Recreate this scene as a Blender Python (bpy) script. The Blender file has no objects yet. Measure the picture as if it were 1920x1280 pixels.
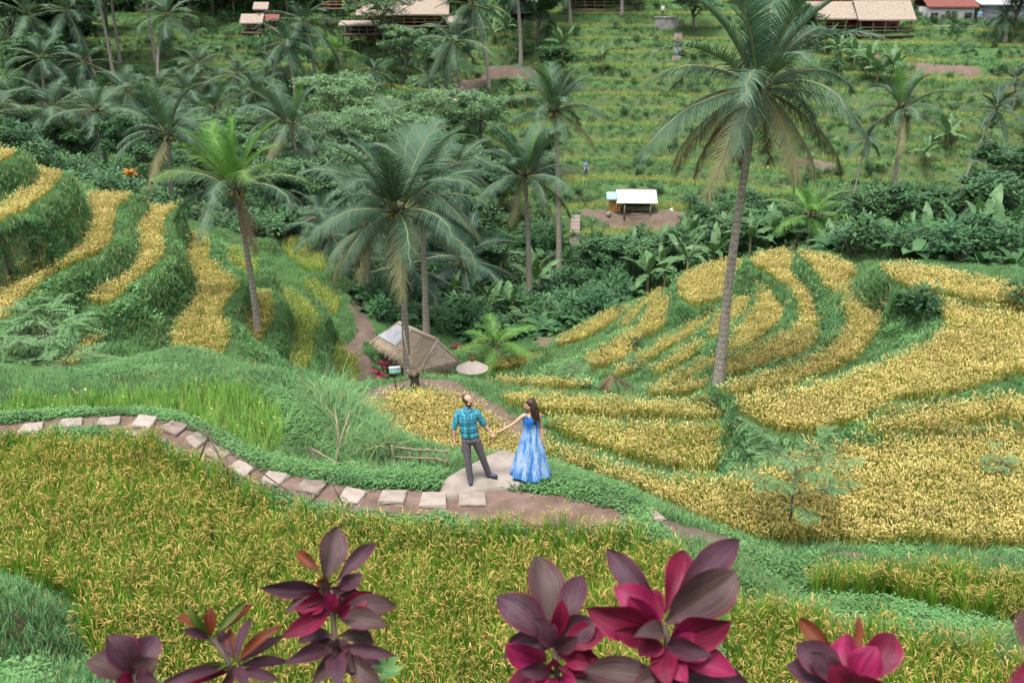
import bpy, bmesh, math, random
import numpy as np
from mathutils import Vector, Matrix, Euler, Quaternion
R = math.radians
random.seed(7); rng = np.random.default_rng(7)
S = bpy.context.scene
COL = S.collection
# ------------------------------------------------------------------ camera
PITCH = 21.0; CAMH = 9.0; FPX = 1867.0
cam = bpy.data.cameras.new('camera'); camo = bpy.data.objects.new('camera', cam); COL.objects.link(camo)
camo.location = (0, 0, CAMH); camo.rotation_euler = (R(90 - PITCH), 0, 0)
cam.sensor_width = 36.0; cam.lens = 36.0 * FPX / 1920.0; cam.clip_end = 2000; cam.clip_start = 0.05
cam.dof.use_dof = True; cam.dof.focus_distance = 18.6; cam.dof.aperture_fstop = 3.2
S.camera = camo
cy = S.cycles; cy.max_bounces = 4; cy.diffuse_bounces = 2; cy.glossy_bounces = 1; cy.transmission_bounces = 2; cy.transparent_max_bounces = 4; cy.volume_bounces = 0
cy.caustics_reflective = False; cy.caustics_refractive = False; cy.use_adaptive_sampling = True; cy.adaptive_threshold = 0.03
# ------------------------------------------------------------------ light: bright overcast
world = bpy.data.worlds.new('World'); S.world = world; world.use_nodes = True
wn = world.node_tree; wn.nodes.clear()
sky = wn.nodes.new('ShaderNodeTexSky'); sky.sky_type = 'NISHITA'; sky.sun_disc = False
sky.sun_elevation = R(72); sky.sun_rotation = R(208); sky.air_density = 1.0; sky.dust_density = 4.0; sky.ozone_density = 0.6
hsv = wn.nodes.new('ShaderNodeHueSaturation'); hsv.inputs['Saturation'].default_value = 0.45
bg = wn.nodes.new('ShaderNodeBackground'); bg.inputs['Strength'].default_value = 0.09
wo = wn.nodes.new('ShaderNodeOutputWorld')
wn.links.new(sky.outputs[0], hsv.inputs['Color']); wn.links.new(hsv.outputs[0], bg.inputs['Color']); wn.links.new(bg.outputs[0], wo.inputs['Surface'])
sun = bpy.data.lights.new('sun', 'SUN'); sun.energy = 1.5; sun.angle = R(18); sun.color = (1.0, 0.98, 0.95)
suno = bpy.data.objects.new('sun', sun); COL.objects.link(suno)
# high sun veiled by cloud, behind and a little to the left
el, az = R(72), R(208)
sd = Vector((math.sin(az) * math.cos(el), math.cos(az) * math.cos(el), math.sin(el)))
suno.rotation_euler = sd.to_track_quat('Z', 'Y').to_euler()
S.view_settings.view_transform = 'Standard'; S.view_settings.look = 'None'
S.view_settings.exposure = 1.75; S.view_settings.gamma = 1.0; S.view_settings.use_curve_mapping = False
# ------------------------------------------------------------------ pixel (of the 1920x1280 photograph) -> direction -> place
CAM = np.array([0.0, 0.0, CAMH])
_f = np.array([0, math.cos(R(PITCH)), -math.sin(R(PITCH))]); _u = np.array([0, math.sin(R(PITCH)), math.cos(R(PITCH))]); _r = np.array([1.0, 0, 0])
def ray(u, v):
    d = _f + _r * ((u - 960) / FPX) + _u * (-(v - 640) / FPX)
    return d / np.linalg.norm(d)
def at_z(u, v, z):
    d = ray(u, v); t = (z - CAMH) / d[2]
    return CAM + d * t
def at_d(u, v, dist): return CAM + ray(u, v) * dist
def proj(p):
    q = np.asarray(p) - CAM; w = q @ _f
    return 960 + FPX * (q @ _r) / w, 640 - FPX * (q @ _u) / w
# ------------------------------------------------------------------ helpers
MATS = {}
def tag(o, label=None, cat=None, group=None, kind=None):
    if label: o['label'] = label
    if cat: o['category'] = cat
    if group: o['group'] = group
    if kind: o['kind'] = kind
    return o
def empty(name, loc=(0, 0, 0), rz=0.0, label=None, cat=None, group=None):
    o = bpy.data.objects.new(name, None); COL.objects.link(o); o.empty_display_size = .2
    o.location = loc; o.rotation_euler = (0, 0, rz)
    return tag(o, label, cat, group)
def mkmesh(name, V, F, mats=None, fmat=None, smooth=True):
    me = bpy.data.meshes.new(name)
    me.from_pydata([tuple(map(float, v)) for v in V], [], [tuple(f) for f in F])
    for m in (mats or []): me.materials.append(MATS[m] if isinstance(m, str) else m)
    if fmat is not None: me.polygons.foreach_set('material_index', np.asarray(fmat, dtype=np.int32))
    if smooth: me.polygons.foreach_set('use_smooth', np.ones(len(me.polygons), dtype=bool))
    me.update(); return me
def obj(name, me, parent=None, loc=None, rot=None, scale=None):
    o = bpy.data.objects.new(name, me); COL.objects.link(o)
    if parent is not None: o.parent = parent
    if loc is not None: o.location = loc
    if rot is not None: o.rotation_euler = rot
    if scale is not None: o.scale = scale if hasattr(scale, '__len__') else (scale,) * 3
    return o
class MB:
    """collects shapes into one mesh"""
    def __init__(s): s.V = []; s.F = []; s.M = []
    def add(s, V, F, m=0):
        b = len(s.V); s.V += [tuple(v) for v in V]; s.F += [tuple(i + b for i in f) for f in F]; s.M += [m] * len(F)
    def box(s, c, d, rz=0.0, m=0, M=None):
        x, y, z = d[0] / 2, d[1] / 2, d[2] / 2
        P = [Vector(p) for p in ((-x, -y, -z), (x, -y, -z), (x, y, -z), (-x, y, -z), (-x, -y, z), (x, -y, z), (x, y, z), (-x, y, z))]
        T = Matrix.Translation(c) @ (M if M is not None else Matrix.Rotation(rz, 4, 'Z'))
        s.add([T @ p for p in P], [(3, 2, 1, 0), (4, 5, 6, 7), (0, 1, 5, 4), (1, 2, 6, 5), (2, 3, 7, 6), (3, 0, 4, 7)], m)
    def tube(s, pts, rad, n=6, m=0, cap=True):
        pts = [Vector(p) for p in pts]; k = len(pts)
        rad = [rad] * k if not hasattr(rad, '__len__') else rad
        V = []; prev = None
        for i, p in enumerate(pts):
            t = (pts[min(i + 1, k - 1)] - pts[max(i - 1, 0)]).normalized()
            a = prev if prev is not None else (Vector((0, 0, 1)) if abs(t.z) < .9 else Vector((1, 0, 0)))
            b = t.cross(a).normalized(); a = b.cross(t).normalized(); prev = a
            for j in range(n):
                q = 2 * math.pi * j / n
                V.append(p + (a * math.cos(q) + b * math.sin(q)) * rad[i])
        F = [(i * n + j, i * n + (j + 1) % n, (i + 1) * n + (j + 1) % n, (i + 1) * n + j) for i in range(k - 1) for j in range(n)]
        if cap: F += [tuple(range(n - 1, -1, -1)), tuple(range((k - 1) * n, k * n))]
        s.add(V, F, m)
    def quad(s, a, b, c, d, m=0): s.add([a, b, c, d], [(0, 1, 2, 3)], m)
    def mesh(s, name, mats, smooth=True): return mkmesh(name, s.V, s.F, mats, s.M, smooth)
    def build(s, name, mats, parent=None, loc=None, rot=None, smooth=True):
        return obj(name, s.mesh(name, mats if isinstance(mats, (list, tuple)) else [mats], smooth), parent, loc, rot)
# ------------------------------------------------------------------ materials
def new_mat(name):
    m = bpy.data.materials.new(name); m.use_nodes = True; MATS[name] = m
    nt = m.node_tree; b = nt.nodes['Principled BSDF']
    return m, nt, b
def ramp(nt, fac, stops):
    r = nt.nodes.new('ShaderNodeValToRGB'); e = r.color_ramp.elements
    while len(e) < len(stops): e.new(.5)
    for i, (p, c) in enumerate(stops): e[i].position = p; e[i].color = (*c, 1)
    nt.links.new(fac, r.inputs[0]); return r.outputs[0]
def noise(nt, scale, detail=4, rough=.6, coord='Object', vec=None):
    n = nt.nodes.new('ShaderNodeTexNoise'); n.inputs['Scale'].default_value = scale; n.inputs['Detail'].default_value = detail; n.inputs['Roughness'].default_value = rough
    if vec is None:
        t = nt.nodes.new('ShaderNodeTexCoord'); vec = t.outputs[coord]
    nt.links.new(vec, n.inputs['Vector']); return n.outputs[0]
def mixc(nt, fac, a, b, mode='MIX'):
    m = nt.nodes.new('ShaderNodeMix'); m.data_type = 'RGBA'; m.blend_type = mode
    for s_, x in ((0, fac), (6, a), (7, b)):
        if hasattr(x, 'is_output'): nt.links.new(x, m.inputs[s_])
        elif hasattr(x, '__len__'): m.inputs[s_].default_value = (*x[:3], 1)
        else: m.inputs[s_].default_value = x
    return m.outputs[2]
def mathn(nt, op, a, b=0.0, clamp=False):
    m = nt.nodes.new('ShaderNodeMath'); m.operation = op; m.use_clamp = clamp
    for i, x in enumerate((a, b)):
        if hasattr(x, 'is_output'): nt.links.new(x, m.inputs[i])
        else: m.inputs[i].default_value = x
    return m.outputs[0]
def bump(nt, b, h, strength=.5, dist=.02):
    n = nt.nodes.new('ShaderNodeBump'); n.inputs['Strength'].default_value = strength; n.inputs['Distance'].default_value = dist
    nt.links.new(h, n.inputs['Height']); nt.links.new(n.outputs[0], b.inputs['Normal'])
def plain(name, stops, scale=8, rough=.8, bs=.3, bd=.01, coord='Object', rnd=0.0, spec=.3, detail=5):
    """procedural noise-coloured material; rnd adds per-object variation"""
    m, nt, b = new_mat(name); f = noise(nt, scale, detail, .6, coord)
    if rnd:
        oi = nt.nodes.new('ShaderNodeObjectInfo')
        f = mathn(nt, 'ADD', mathn(nt, 'MULTIPLY', f, 1 - rnd * .5), mathn(nt, 'MULTIPLY', mathn(nt, 'SUBTRACT', oi.outputs['Random'], .3), rnd), True)
    c = ramp(nt, f, stops); nt.links.new(c, b.inputs['Base Color'])
    b.inputs['Roughness'].default_value = rough; b.inputs['Specular IOR Level'].default_value = spec
    if bs: bump(nt, b, f, bs, bd)
    return m
def leafmat(name, c_dark, c_light, rough=.5, trans=.25, tcol=None, spec=.12, vary=1.0, hue=0.0, scale=1.5):
    """two-sided leaf: diffuse + translucency, varied per instance and per island"""
    m, nt, b = new_mat(name); out = nt.nodes['Material Output']
    oi = nt.nodes.new('ShaderNodeObjectInfo'); g = nt.nodes.new('ShaderNodeNewGeometry')
    f = mathn(nt, 'ADD', mathn(nt, 'MULTIPLY', oi.outputs['Random'], .5), mathn(nt, 'MULTIPLY', g.outputs['Random Per Island'], .5))
    f = mathn(nt, 'ADD', mathn(nt, 'MULTIPLY', mathn(nt, 'SUBTRACT', f, .5), vary), .5, True)
    c = mixc(nt, f, c_dark, c_light)
    if hue:
        pn = noise(nt, .25, 2, .5, vec=g.outputs['Position'])
        h = nt.nodes.new('ShaderNodeHueSaturation'); nt.links.new(c, h.inputs['Color'])
        pv = noise(nt, .9, 3, .6, vec=g.outputs['Position']); nt.links.new(mathn(nt, 'ADD', .35, mathn(nt, 'MULTIPLY', pv, 1.3)), h.inputs['Value'])
        nt.links.new(mathn(nt, 'ADD', .5 - hue / 2, mathn(nt, 'MULTIPLY', pn, hue)), h.inputs['Hue']); c = h.outputs[0]
    nt.links.new(c, b.inputs['Base Color']); b.inputs['Roughness'].default_value = rough; b.inputs['Specular IOR Level'].default_value = spec
    t = nt.nodes.new('ShaderNodeBsdfTranslucent'); mx = nt.nodes.new('ShaderNodeMixShader'); mx.inputs[0].default_value = trans
    nt.links.new(mixc(nt, 1.0, c, tcol or (1.0, 1.0, .6), 'MULTIPLY'), t.inputs['Color'])
    nt.links.new(b.outputs[0], mx.inputs[1]); nt.links.new(t.outputs[0], mx.inputs[2]); nt.links.new(mx.outputs[0], out.inputs['Surface'])
    return m
# ------------------------------------------------------------------ the terraces: outlines of the rice plots as seen, each lying at its own level
# name: (level z, kind, outline pixels)   kind: gold / mixed / green / fg (near, detailed)
FIELDS = {
 'FG': (-.5, 'fg', [(-60,826),(0,822),(120,820),(230,820),(300,840),(380,880),(430,914),(520,946),(620,976),(760,988),(900,998),(1000,1004),(1140,998),(1230,1020),(1300,1060),(1330,1120),(1310,1200),(1290,1345),(200,1345),(185,1230),(165,1110),(60,1075),(-60,1060)]),
 'GF': (-.38, 'young', [(-60,752),(0,742),(200,730),(400,715),(490,722),(530,790),(520,850),(470,845),(420,808),(330,772),(200,762),(0,772),(-60,775)]),
 'Y': (-3.6, 'gold', [(688,758),(730,738),(800,726),(850,735),(900,762),(960,803),(1020,828),(1030,862),(960,862),(870,872),(840,868),(760,838),(720,805)]),
 'J': (-3.3, 'mixed', [(1020,780),(1150,786),(1290,791),(1390,798),(1425,815),(1412,840),(1385,868),(1330,880),(1250,875),(1150,848),(1060,812)]),
 'I': (-3.6, 'gold', [(936,733),(1010,733),(1110,743),(1200,748),(1280,750),(1355,754),(1362,782),(1300,783),(1144,776),(1010,769),(962,753)]),
 'K': (-2.4, 'gold', [(1030,828),(1100,856),(1200,884),(1280,898),(1400,893),(1435,880),(1490,850),(1560,834),(1650,824),(1780,803),(2090,778),(2090,1015),(1800,1016),(1700,1005),(1600,1012),(1500,1008),(1400,1002),(1330,978),(1260,940),(1170,902),(1080,874),(1030,852)]),
 'L': (-2.1, 'gold', [(1616,802),(1666,775),(1750,761),(2090,716),(2090,766),(1851,784),(1750,798),(1650,808)]),
 'M': (-1.9, 'fgm', [(1530,1080),(1620,1056),(1750,1062),(2090,1078),(2090,1176),(1880,1148),(1800,1130),(1650,1102),(1540,1095)]),
 'N': (-1.3, 'fgm', [(1350,1135),(1400,1122),(1500,1120),(1650,1168),(1780,1200),(2090,1240),(2090,1345),(1310,1345),(1330,1220)]),
 'R1': (-1.7, 'gold', [(1655,494),(1700,492),(1780,505),(1860,525),(2090,555),(2090,585),(1900,572),(1830,560),(1760,549),(1730,547),(1690,530),(1668,512)]),
 'R2': (-2.0, 'gold', [(1755,556),(1830,566),(1895,577),(2090,600),(2090,680),(1920,694),(1880,704),(1840,718),(1790,733),(1690,744),(1650,753),(1618,778),(1560,798),(1508,808),(1440,798),(1405,775),(1376,748),(1440,737),(1530,719),(1600,701),(1660,681),(1720,656),(1780,622),(1788,602),(1772,580)]),
 'R3': (-3.1, 'gold', [(1498,468),(1560,480),(1602,497),(1589,514),(1584,551),(1602,557),(1650,583),(1680,602),(1636,615),(1619,637),(1617,652),(1582,678),(1532,700),(1482,719),(1421,731),(1361,737),(1358,726),(1428,703),(1495,682),(1549,658),(1582,634),(1596,604),(1592,575),(1572,548),(1552,534),(1533,504),(1505,481)]),
 'R4': (-3.9, 'gold', [(1408,486),(1448,466),(1482,465),(1478,478),(1482,497),(1515,520),(1533,548),(1538,588),(1533,613),(1524,635),(1504,660),(1448,682),(1398,697),(1357,710),(1354,694),(1363,674),(1428,646),(1465,629),(1497,611),(1510,588),(1502,555),(1472,530),(1432,505)]),
 'R5': (-4.6, 'gold', [(1414,525),(1438,532),(1466,555),(1480,581),(1479,597),(1459,612),(1432,616),(1426,632),(1398,645),(1366,661),(1366,644),(1383,624),(1403,604),(1410,587),(1433,570),(1430,546)]),
 'R6': (-5.1, 'gold', [(1377,556),(1398,552),(1416,562),(1410,577),(1389,590),(1375,604),(1360,620),(1342,636),(1332,625),(1350,597),(1365,572)]),
 'R7': (-5.4, 'gold', [(1276,520),(1324,492),(1377,483),(1385,490),(1371,528),(1359,555),(1314,569),(1293,569),(1278,550)]),
 'RD': (-5.9, 'gold', [(1140,700),(1191,674),(1231,645),(1280,620),(1320,592),(1348,577),(1343,600),(1308,618),(1278,638),(1226,662),(1191,691),(1164,702)]),
 'RE': (-5.4, 'gold', [(1226,692),(1260,667),(1310,638),(1340,622),(1350,630),(1326,650),(1288,670),(1250,688),(1235,698)]),
 'RF': (-4.9, 'gold', [(1242,714),(1280,697),(1315,677),(1354,660),(1358,672),(1345,692),(1290,712),(1242,730)]),
 'RG': (-4.3, 'gold', [(1215,728),(1280,720),(1340,702),(1345,715),(1335,730),(1280,738),(1225,738)]),
 'RH': (-4.6, 'gold', [(925,709),(990,705),(1060,708),(1105,715),(1110,725),(1060,726),(990,722),(935,722)]),
 'RB': (-6.4, 'gold', [(1102,666),(1137,650),(1164,630),(1211,603),(1224,570),(1238,553),(1261,553),(1273,568),(1259,589),(1236,612),(1211,629),(1189,636),(1175,663),(1157,679),(1117,690),(1105,679)]),
 'RC': (-6.9, 'gold', [(1160,614),(1185,588),(1208,559),(1240,542),(1245,548),(1214,575),(1185,606)]),
 'RA': (-7.7, 'gold', [(1045,638),(1077,620),(1137,583),(1164,570),(1179,573),(1178,583),(1142,606),(1110,625),(1077,640),(1049,646)]),
 'RA2': (-9.0, 'mixed', [(918,679),(960,669),(1015,660),(1030,664),(1008,680),(950,690),(918,690)]),
 'T1': (1.6, 'gold', [(-60,270),(0,277),(20,281),(18,290),(0,303),(-60,315)]),
 'T2': (.5, 'gold', [(62,320),(82,315),(108,319),(106,333),(76,368),(35,399),(0,414),(-60,440),(-60,405),(0,387),(37,364),(64,342)]),
 'T3': (-1.5, 'gold', [(170,360),(208,357),(245,362),(232,373),(213,386),(206,410),(204,448),(188,468),(134,494),(77,521),(45,549),(8,592),(-60,650),(-60,560),(0,537),(50,510),(118,486),(162,457),(177,420),(182,387)]),
 'T4': (-2.45, 'gold', [(276,382),(330,382),(314,397),(298,413),(297,440),(301,467),(293,484),(283,499),(253,521),(226,545),(200,567),(163,563),(177,548),(220,520),(264,489),(254,460),(261,427)]),
 'T5': (-4.1, 'mixed', [(349,442),(380,432),(384,467),(391,494),(428,516),(448,534),(414,568),(407,591),(427,618),(424,635),(407,659),(414,698),(338,700),(325,642),(339,593),(372,563),(382,534),(358,504),(350,467)]),
 'T6': (-4.9, 'greenr', [(419,462),(453,459),(495,514),(439,511),(422,494)]),
 'T7': (-5.2, 'mixed', [(472,543),(502,543),(505,585),(498,616),(483,641),(462,635),(450,602),(472,578)]),
 'T8': (-6.2, 'greenr', [(516,536),(551,543),(602,589),(582,618),(579,698),(546,700),(553,602),(539,558)]),
 'T9': (-7.8, 'greenr', [(614,642),(640,624),(672,660),(682,725),(640,725),(610,702)]),
 'T12': (-7.0, 'greenr', [(528,446),(560,442),(590,462),(612,490),(600,508),(566,500),(540,474)]),
 'T13': (-7.4, 'greenr', [(566,520),(600,528),(640,566),(628,592),(604,572)]),
 'T10': (-3.4, 'gold', [(42,728),(100,687),(155,661),(167,628),(181,620),(179,645),(149,668),(116,700),(97,720),(60,729)]),
 'T11': (-3.9, 'gold', [(195,716),(240,694),(300,700),(330,712),(260,722)]),
}
HCROP = {'gold': .50, 'mixed': .48, 'greenr': .45, 'fg': .58, 'fgm': .58, 'young': .4}
plan = {}
for k, (z, kind, P) in FIELDS.items():
    A_ = sum(P[i][0] * P[(i+1) % len(P)][1] - P[(i+1) % len(P)][0] * P[i][1] for i in range(len(P))); sg = 1 if A_ > 0 else -1; Q = []
    for i, (u, v) in enumerate(P):      # the far edge shows the top of the crop, the near edge its foot
        (u0, v0), (u1, v1) = P[i - 1], P[(i + 1) % len(P)]; nu, nv = (v1 - v0) * sg, -(u1 - u0) * sg; w = .5 + .5 * nv / (math.hypot(nu, nv) + 1e-9)
        Q.append(at_z(u, v, z + HCROP[kind] * (.88 - .36 * w))[:2])
    plan[k] = np.array(Q)
# ground points between and beyond the plots: (u, v, z) on the ground seen there
CZ = [(1160,930,0),(1000,905,0),(840,915,0),(600,930,0),(450,890,0),(270,795,0),(60,798,0),(-60,800,0),(960,960,-.05),(1120,950,-.05),(740,935,0),
 (1250,985,-.6),(1400,1018,-1.25),(1600,1040,-1.6),(1900,1050,-1.75),(1340,1060,-.75),(1420,1100,-.9),(1650,1120,-1.5),(1880,1190,-1.3),
 (80,1200,1.0),(0,1090,.4),(150,1290,1.2),(0,1280,1.9),(-80,1200,1.6),(150,1130,.2),
 (560,735,-.8),(520,705,-.6),(200,715,-.45),(0,725,-.45),(400,700,-.5),(640,760,-1.0),(640,850,-.6),(700,880,-.35),(820,885,-.15),(600,880,-.1),(690,800,-1.2),
 (1060,880,-.5),(1120,905,-.7),(1240,950,-1.3),
 (900,720,-3.7),(850,712,-3.7),(780,712,-3.7),(700,735,-3.7),(680,760,-3.4)]
CD = [(790,702,43,-9.2),(880,700,42,-9.0),(700,700,44,-9.0),(650,580,52,None),(660,620,47,None),(1040,660,46,None),(1000,640,50,None),
 (620,470,70,None),(560,430,68,None),(700,560,56,None),(880,600,58,None),(960,590,62,None),(1050,560,64,None),(1000,540,70,None),
 (1080,480,74,None),(1078,420,79,None),(1190,412,81,None),(1250,400,82,None),(1120,400,81,None),(960,450,77,None),(1150,520,64,None),
 (1200,330,88,None),(1200,200,99,None),(1200,100,108,None),(1200,30,117,None),(1080,300,90,None),(1080,60,113,None),
 (1450,300,90,None),(1600,300,88,None),(1450,90,108,None),(1600,150,101,None),(1750,200,96,None),(1880,200,96,None),(1600,78,111,None),(1800,80,112,None),(1900,120,106,None),(1950,30,116,None),
 (900,170,100,None),(860,190,97,None),(700,170,108,None),(740,60,124,None),(560,90,128,None),(480,70,128,None),(330,120,128,None),(300,190,118,None),(150,60,142,None),(30,40,140,None),(250,60,136,None),(600,200,106,None),(400,260,106,None),
 (600,330,92,None),(200,345,92,None),(100,330,90,None),(30,300,92,None),(320,360,82,None),(450,330,88,None),(860,300,84,None),(750,300,86,None)]
# plan points (x, y, z): near bank below the viewpoint, drops behind the crests, ridge beyond
CP = [(-14,-4,8.2),(0,-4,8.2),(14,-4,8.2),(-12,0,7.4),(0,0,7.4),(12,0,7.0),(-10,3.7,4.9),(0,3.7,4.8),(10,3.7,4.4),(-8,6.5,2.6),(0,6.5,2.2),(8,6.5,1.6),(-6,9,.6),(0,9,.0),(6,9,-.4),(9,9,-.8),(14,8,-.2),
 (-24,-4,8),(24,-4,7),(-20,6,4),(22,8,1.5),(-22,14,1.0),
 (-12,27,-3.6),(-6,27,-3.4),(-16,28,-3.2),(-2,25,-3.2),(-20,30,-2.5),(-9,25.4,-1.1),(-15,26,-1.0),(-4.5,22,-1.6),
 (-34,36,4.0),(-45,40,7.5),(-40,55,5.0),(-55,70,5.0),(-30,60,-2.0),(-28,70,-7.0),(-45,85,-6.0),(-18,64,-8.5),(-10,66,-10.0),
 (16,58,-8.5),(22,60,-8.5),(30,60,-7),(14,66,-12),(24,68,-12.5),(34,70,-11.5),(44,72,-10),(44,45,-2.6),(46,30,-1.0),(30,20,-1.2),(40,15,0),(26,47,-4.4),(20,50,-5.8),(36,52,-5.2),
 (8,60,-11.5),(0,62,-13.0),(-4,56,-11.0),(52,90,-8),(60,110,0),(-70,120,-4),(-80,150,4),
 (-60,175,9),(0,160,9),(60,150,9),(-80,210,16),(0,210,16),(80,210,16)]
C3 = []
for u, v, z in CZ: C3.append(at_z(u, v, z))
for u, v, d, z in CD:
    p = at_d(u, v, d)
    if z is not None: p = np.array([p[0], p[1], z])
    C3.append(p)
C3 += [np.array(p, dtype=float) for p in CP]
for k, (z, kind, P) in FIELDS.items():
    for q in plan[k][::2]: C3.append(np.array([q[0], q[1], z]))
C3 = np.array(C3)
# drop near-duplicates (different levels meeting at one spot)
keep = []
for i in range(len(C3)):
    if all((C3[i, 0] - C3[j, 0])**2 + (C3[i, 1] - C3[j, 1])**2 > .3 for j in keep): keep.append(i)
C3 = C3[keep]
def _phi(A, B):
    return np.sqrt(((A[:, None, :] - B[None, :, :])**2).sum(-1) + .25)
_n = len(C3)
_A = np.zeros((_n + 3, _n + 3)); _A[:_n, :_n] = _phi(C3[:, :2], C3[:, :2]) - .03 * np.eye(_n)
_A[:_n, _n] = 1; _A[:_n, _n+1:] = C3[:, :2]; _A[_n:, :_n] = _A[:_n, _n:].T
_w = np.linalg.solve(_A, np.concatenate([C3[:, 2], np.zeros(3)]))
def base_h(P):
    out = np.empty(len(P))
    for i in range(0, len(P), 20000):
        q = P[i:i+20000]; out[i:i+20000] = _phi(q, C3[:, :2]) @ _w[:_n] + _w[_n] + q @ _w[_n+1:]
    return out
def vnoise(x, y, s, seed=0):
    """smooth value noise on arrays"""
    x = np.asarray(x) / s + seed * 17.3; y = np.asarray(y) / s + seed * 9.1
    xi = np.floor(x).astype(np.int64); yi = np.floor(y).astype(np.int64); fx = x - xi; fy = y - yi
    fx = fx * fx * (3 - 2 * fx); fy = fy * fy * (3 - 2 * fy)
    def h(a, b):
        n = (a * 374761393 + b * 668265263 + seed * 1274126177) & 0xffffffff
        n = ((n ^ (n >> 13)) * 1274126177) & 0xffffffff
        return ((n ^ (n >> 16)) & 0xffff) / 65535.0
    return (h(xi, yi) * (1 - fx) + h(xi + 1, yi) * fx) * (1 - fy) + (h(xi, yi + 1) * (1 - fx) + h(xi + 1, yi + 1) * fx) * fy
def inpoly(px, py, poly):
    r = np.zeros(len(px), dtype=bool); j = len(poly) - 1
    for i in range(len(poly)):
        xi, yi = poly[i]; xj, yj = poly[j]
        c = ((yi > py) != (yj > py)) & (px < (xj - xi) * (py - yi) / (yj - yi + 1e-12) + xi); r ^= c; j = i
    return r
def polydist(px, py, poly):
    d = np.full(len(px), 1e9); j = len(poly) - 1
    for i in range(len(poly)):
        ax, ay = poly[j]; bx, by = poly[i]; ex, ey = bx - ax, by - ay
        t = np.clip(((px - ax) * ex + (py - ay) * ey) / (ex * ex + ey * ey + 1e-12), 0, 1)
        d = np.minimum(d, (px - ax - t * ex)**2 + (py - ay - t * ey)**2); j = i
    return np.sqrt(d)
def smoothpoly(P, it=2):
    for _ in range(it):
        Q = []
        for i in range(len(P)):
            a, b = P[i], P[(i + 1) % len(P)]; Q += [a * .75 + b * .25, a * .25 + b * .75]
        P = np.array(Q)
    return P
for k in plan: plan[k] = smoothpoly(plan[k])
# ------------------------------------------------------------------ height field on a grid
def axis(segs):
    a = [segs[0][0]]
    for lo, hi, st in segs:
        n = max(1, int(round((hi - lo) / st))); a += list(np.linspace(lo, hi, n + 1)[1:])
    return np.array(a)
GX = axis([(-110, -70, 3), (-70, -30, .5), (-30, 30, .24), (30, 70, .5), (70, 110, 3)])
GY = axis([(-8, 8, .8), (8, 50, .22), (50, 140, .42), (140, 240, 4)])
nx, ny = len(GX), len(GY)
XX, YY = np.meshgrid(GX, GY); px, py = XX.ravel(), YY.ravel()
B = base_h(np.stack([px, py], 1))
Z = B.copy() + (vnoise(px, py, 2.2, 1) - .5) * .22 + (vnoise(px, py, .8, 2) - .5) * .08
Z += np.where(py > 55, (vnoise(px, py, 7, 3) - .5) * 1.2, 0)
FID = np.full(len(px), -1, dtype=np.int32)       # which plot covers a grid point
TER = np.zeros(len(px))                          # flat part of the far procedural terraces
# far hillside: stepped
wq = B + (vnoise(px, py, 14, 5) - .5) * 1.6 + (vnoise(px, py, 5, 6) - .5) * .22
hst = 1.12
st = np.floor(wq / hst); fr = wq / hst - st
prof = np.clip((fr - .66) / .24, 0, 1); prof = prof * prof * (3 - 2 * prof)
lip = np.exp(-((fr - .06) / .06)**2) * .16
zt = (st + prof) * hst - (wq - B) * .0 - .25 + lip
far = np.clip((py - 66) / 5, 0, 1) * np.clip((150 - py) / 8, 0, 1)
# the shaded gully floor stays a plain slope
gul = np.clip((B + 11.8) / 1.2, 0, 1); far = far * gul
wgt = far
Z = Z * (1 - wgt) + (zt + (vnoise(px, py, 1.2, 8) - .5) * .12) * wgt
RIS = np.where((wgt > .8) & (fr > .60) & (fr < .97), 1.0, 0.0)
TER = np.where((wgt > .8) & (fr > .12) & (fr < .62), 1.0, 0.0)
names = list(plan)
order = sorted(range(len(names)), key=lambda i: FIELDS[names[i]][0])
bz = np.full(len(px), -1e9); bw = np.zeros(len(px))
for i in order:                                   # low plots first, the higher ones overwrite
    P = plan[names[i]]; zf = FIELDS[names[i]][0]
    lo = P.min(0) - 2.5; hi = P.max(0) + 2.5
    ix = np.where((px > lo[0]) & (px < hi[0]) & (py > lo[1]) & (py < hi[1]))[0]
    if len(ix) == 0: continue
    ins = inpoly(px[ix], py[ix], P); d = polydist(px[ix], py[ix], P)
    bermw = (.30 if names[i][0] == 'T' else .10) + .2 * vnoise(px[ix], py[ix], 1.7, 11)
    # grassed lip around the plot, then the bank falls away to whatever lies beside it
    t = np.clip((d - bermw) / .6, 0, 1); w = 1 - t * t * (3 - 2 * t)
    lipz = zf + .16 * np.clip(d / .2, 0, 1) + (vnoise(px[ix], py[ix], .9, 12) - .5) * .07
    out = ~ins
    cur = Z[ix]
    free = out & (FID[ix] < 0)
    Z[ix] = np.where(free, cur * (1 - w) + lipz * w, cur)
    kk = out & (FID[ix] >= 0) & (d < .22)         # lip of a higher plot reaching over a lower one
    Z[ix] = np.where(kk & (cur < zf - .05), lipz, Z[ix]); f2 = FID[ix].copy(); f2[kk & (cur < zf - .05)] = -1
    Z[ix] = np.where(ins, zf + (vnoise(px[ix], py[ix], .5, 13) - .5) * .03, Z[ix])
    f2[ins] = i; FID[ix] = f2
HZ = Z.reshape(ny, nx); HF = FID.reshape(ny, nx); HT = TER.reshape(ny, nx); HR = RIS.reshape(ny, nx)
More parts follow.
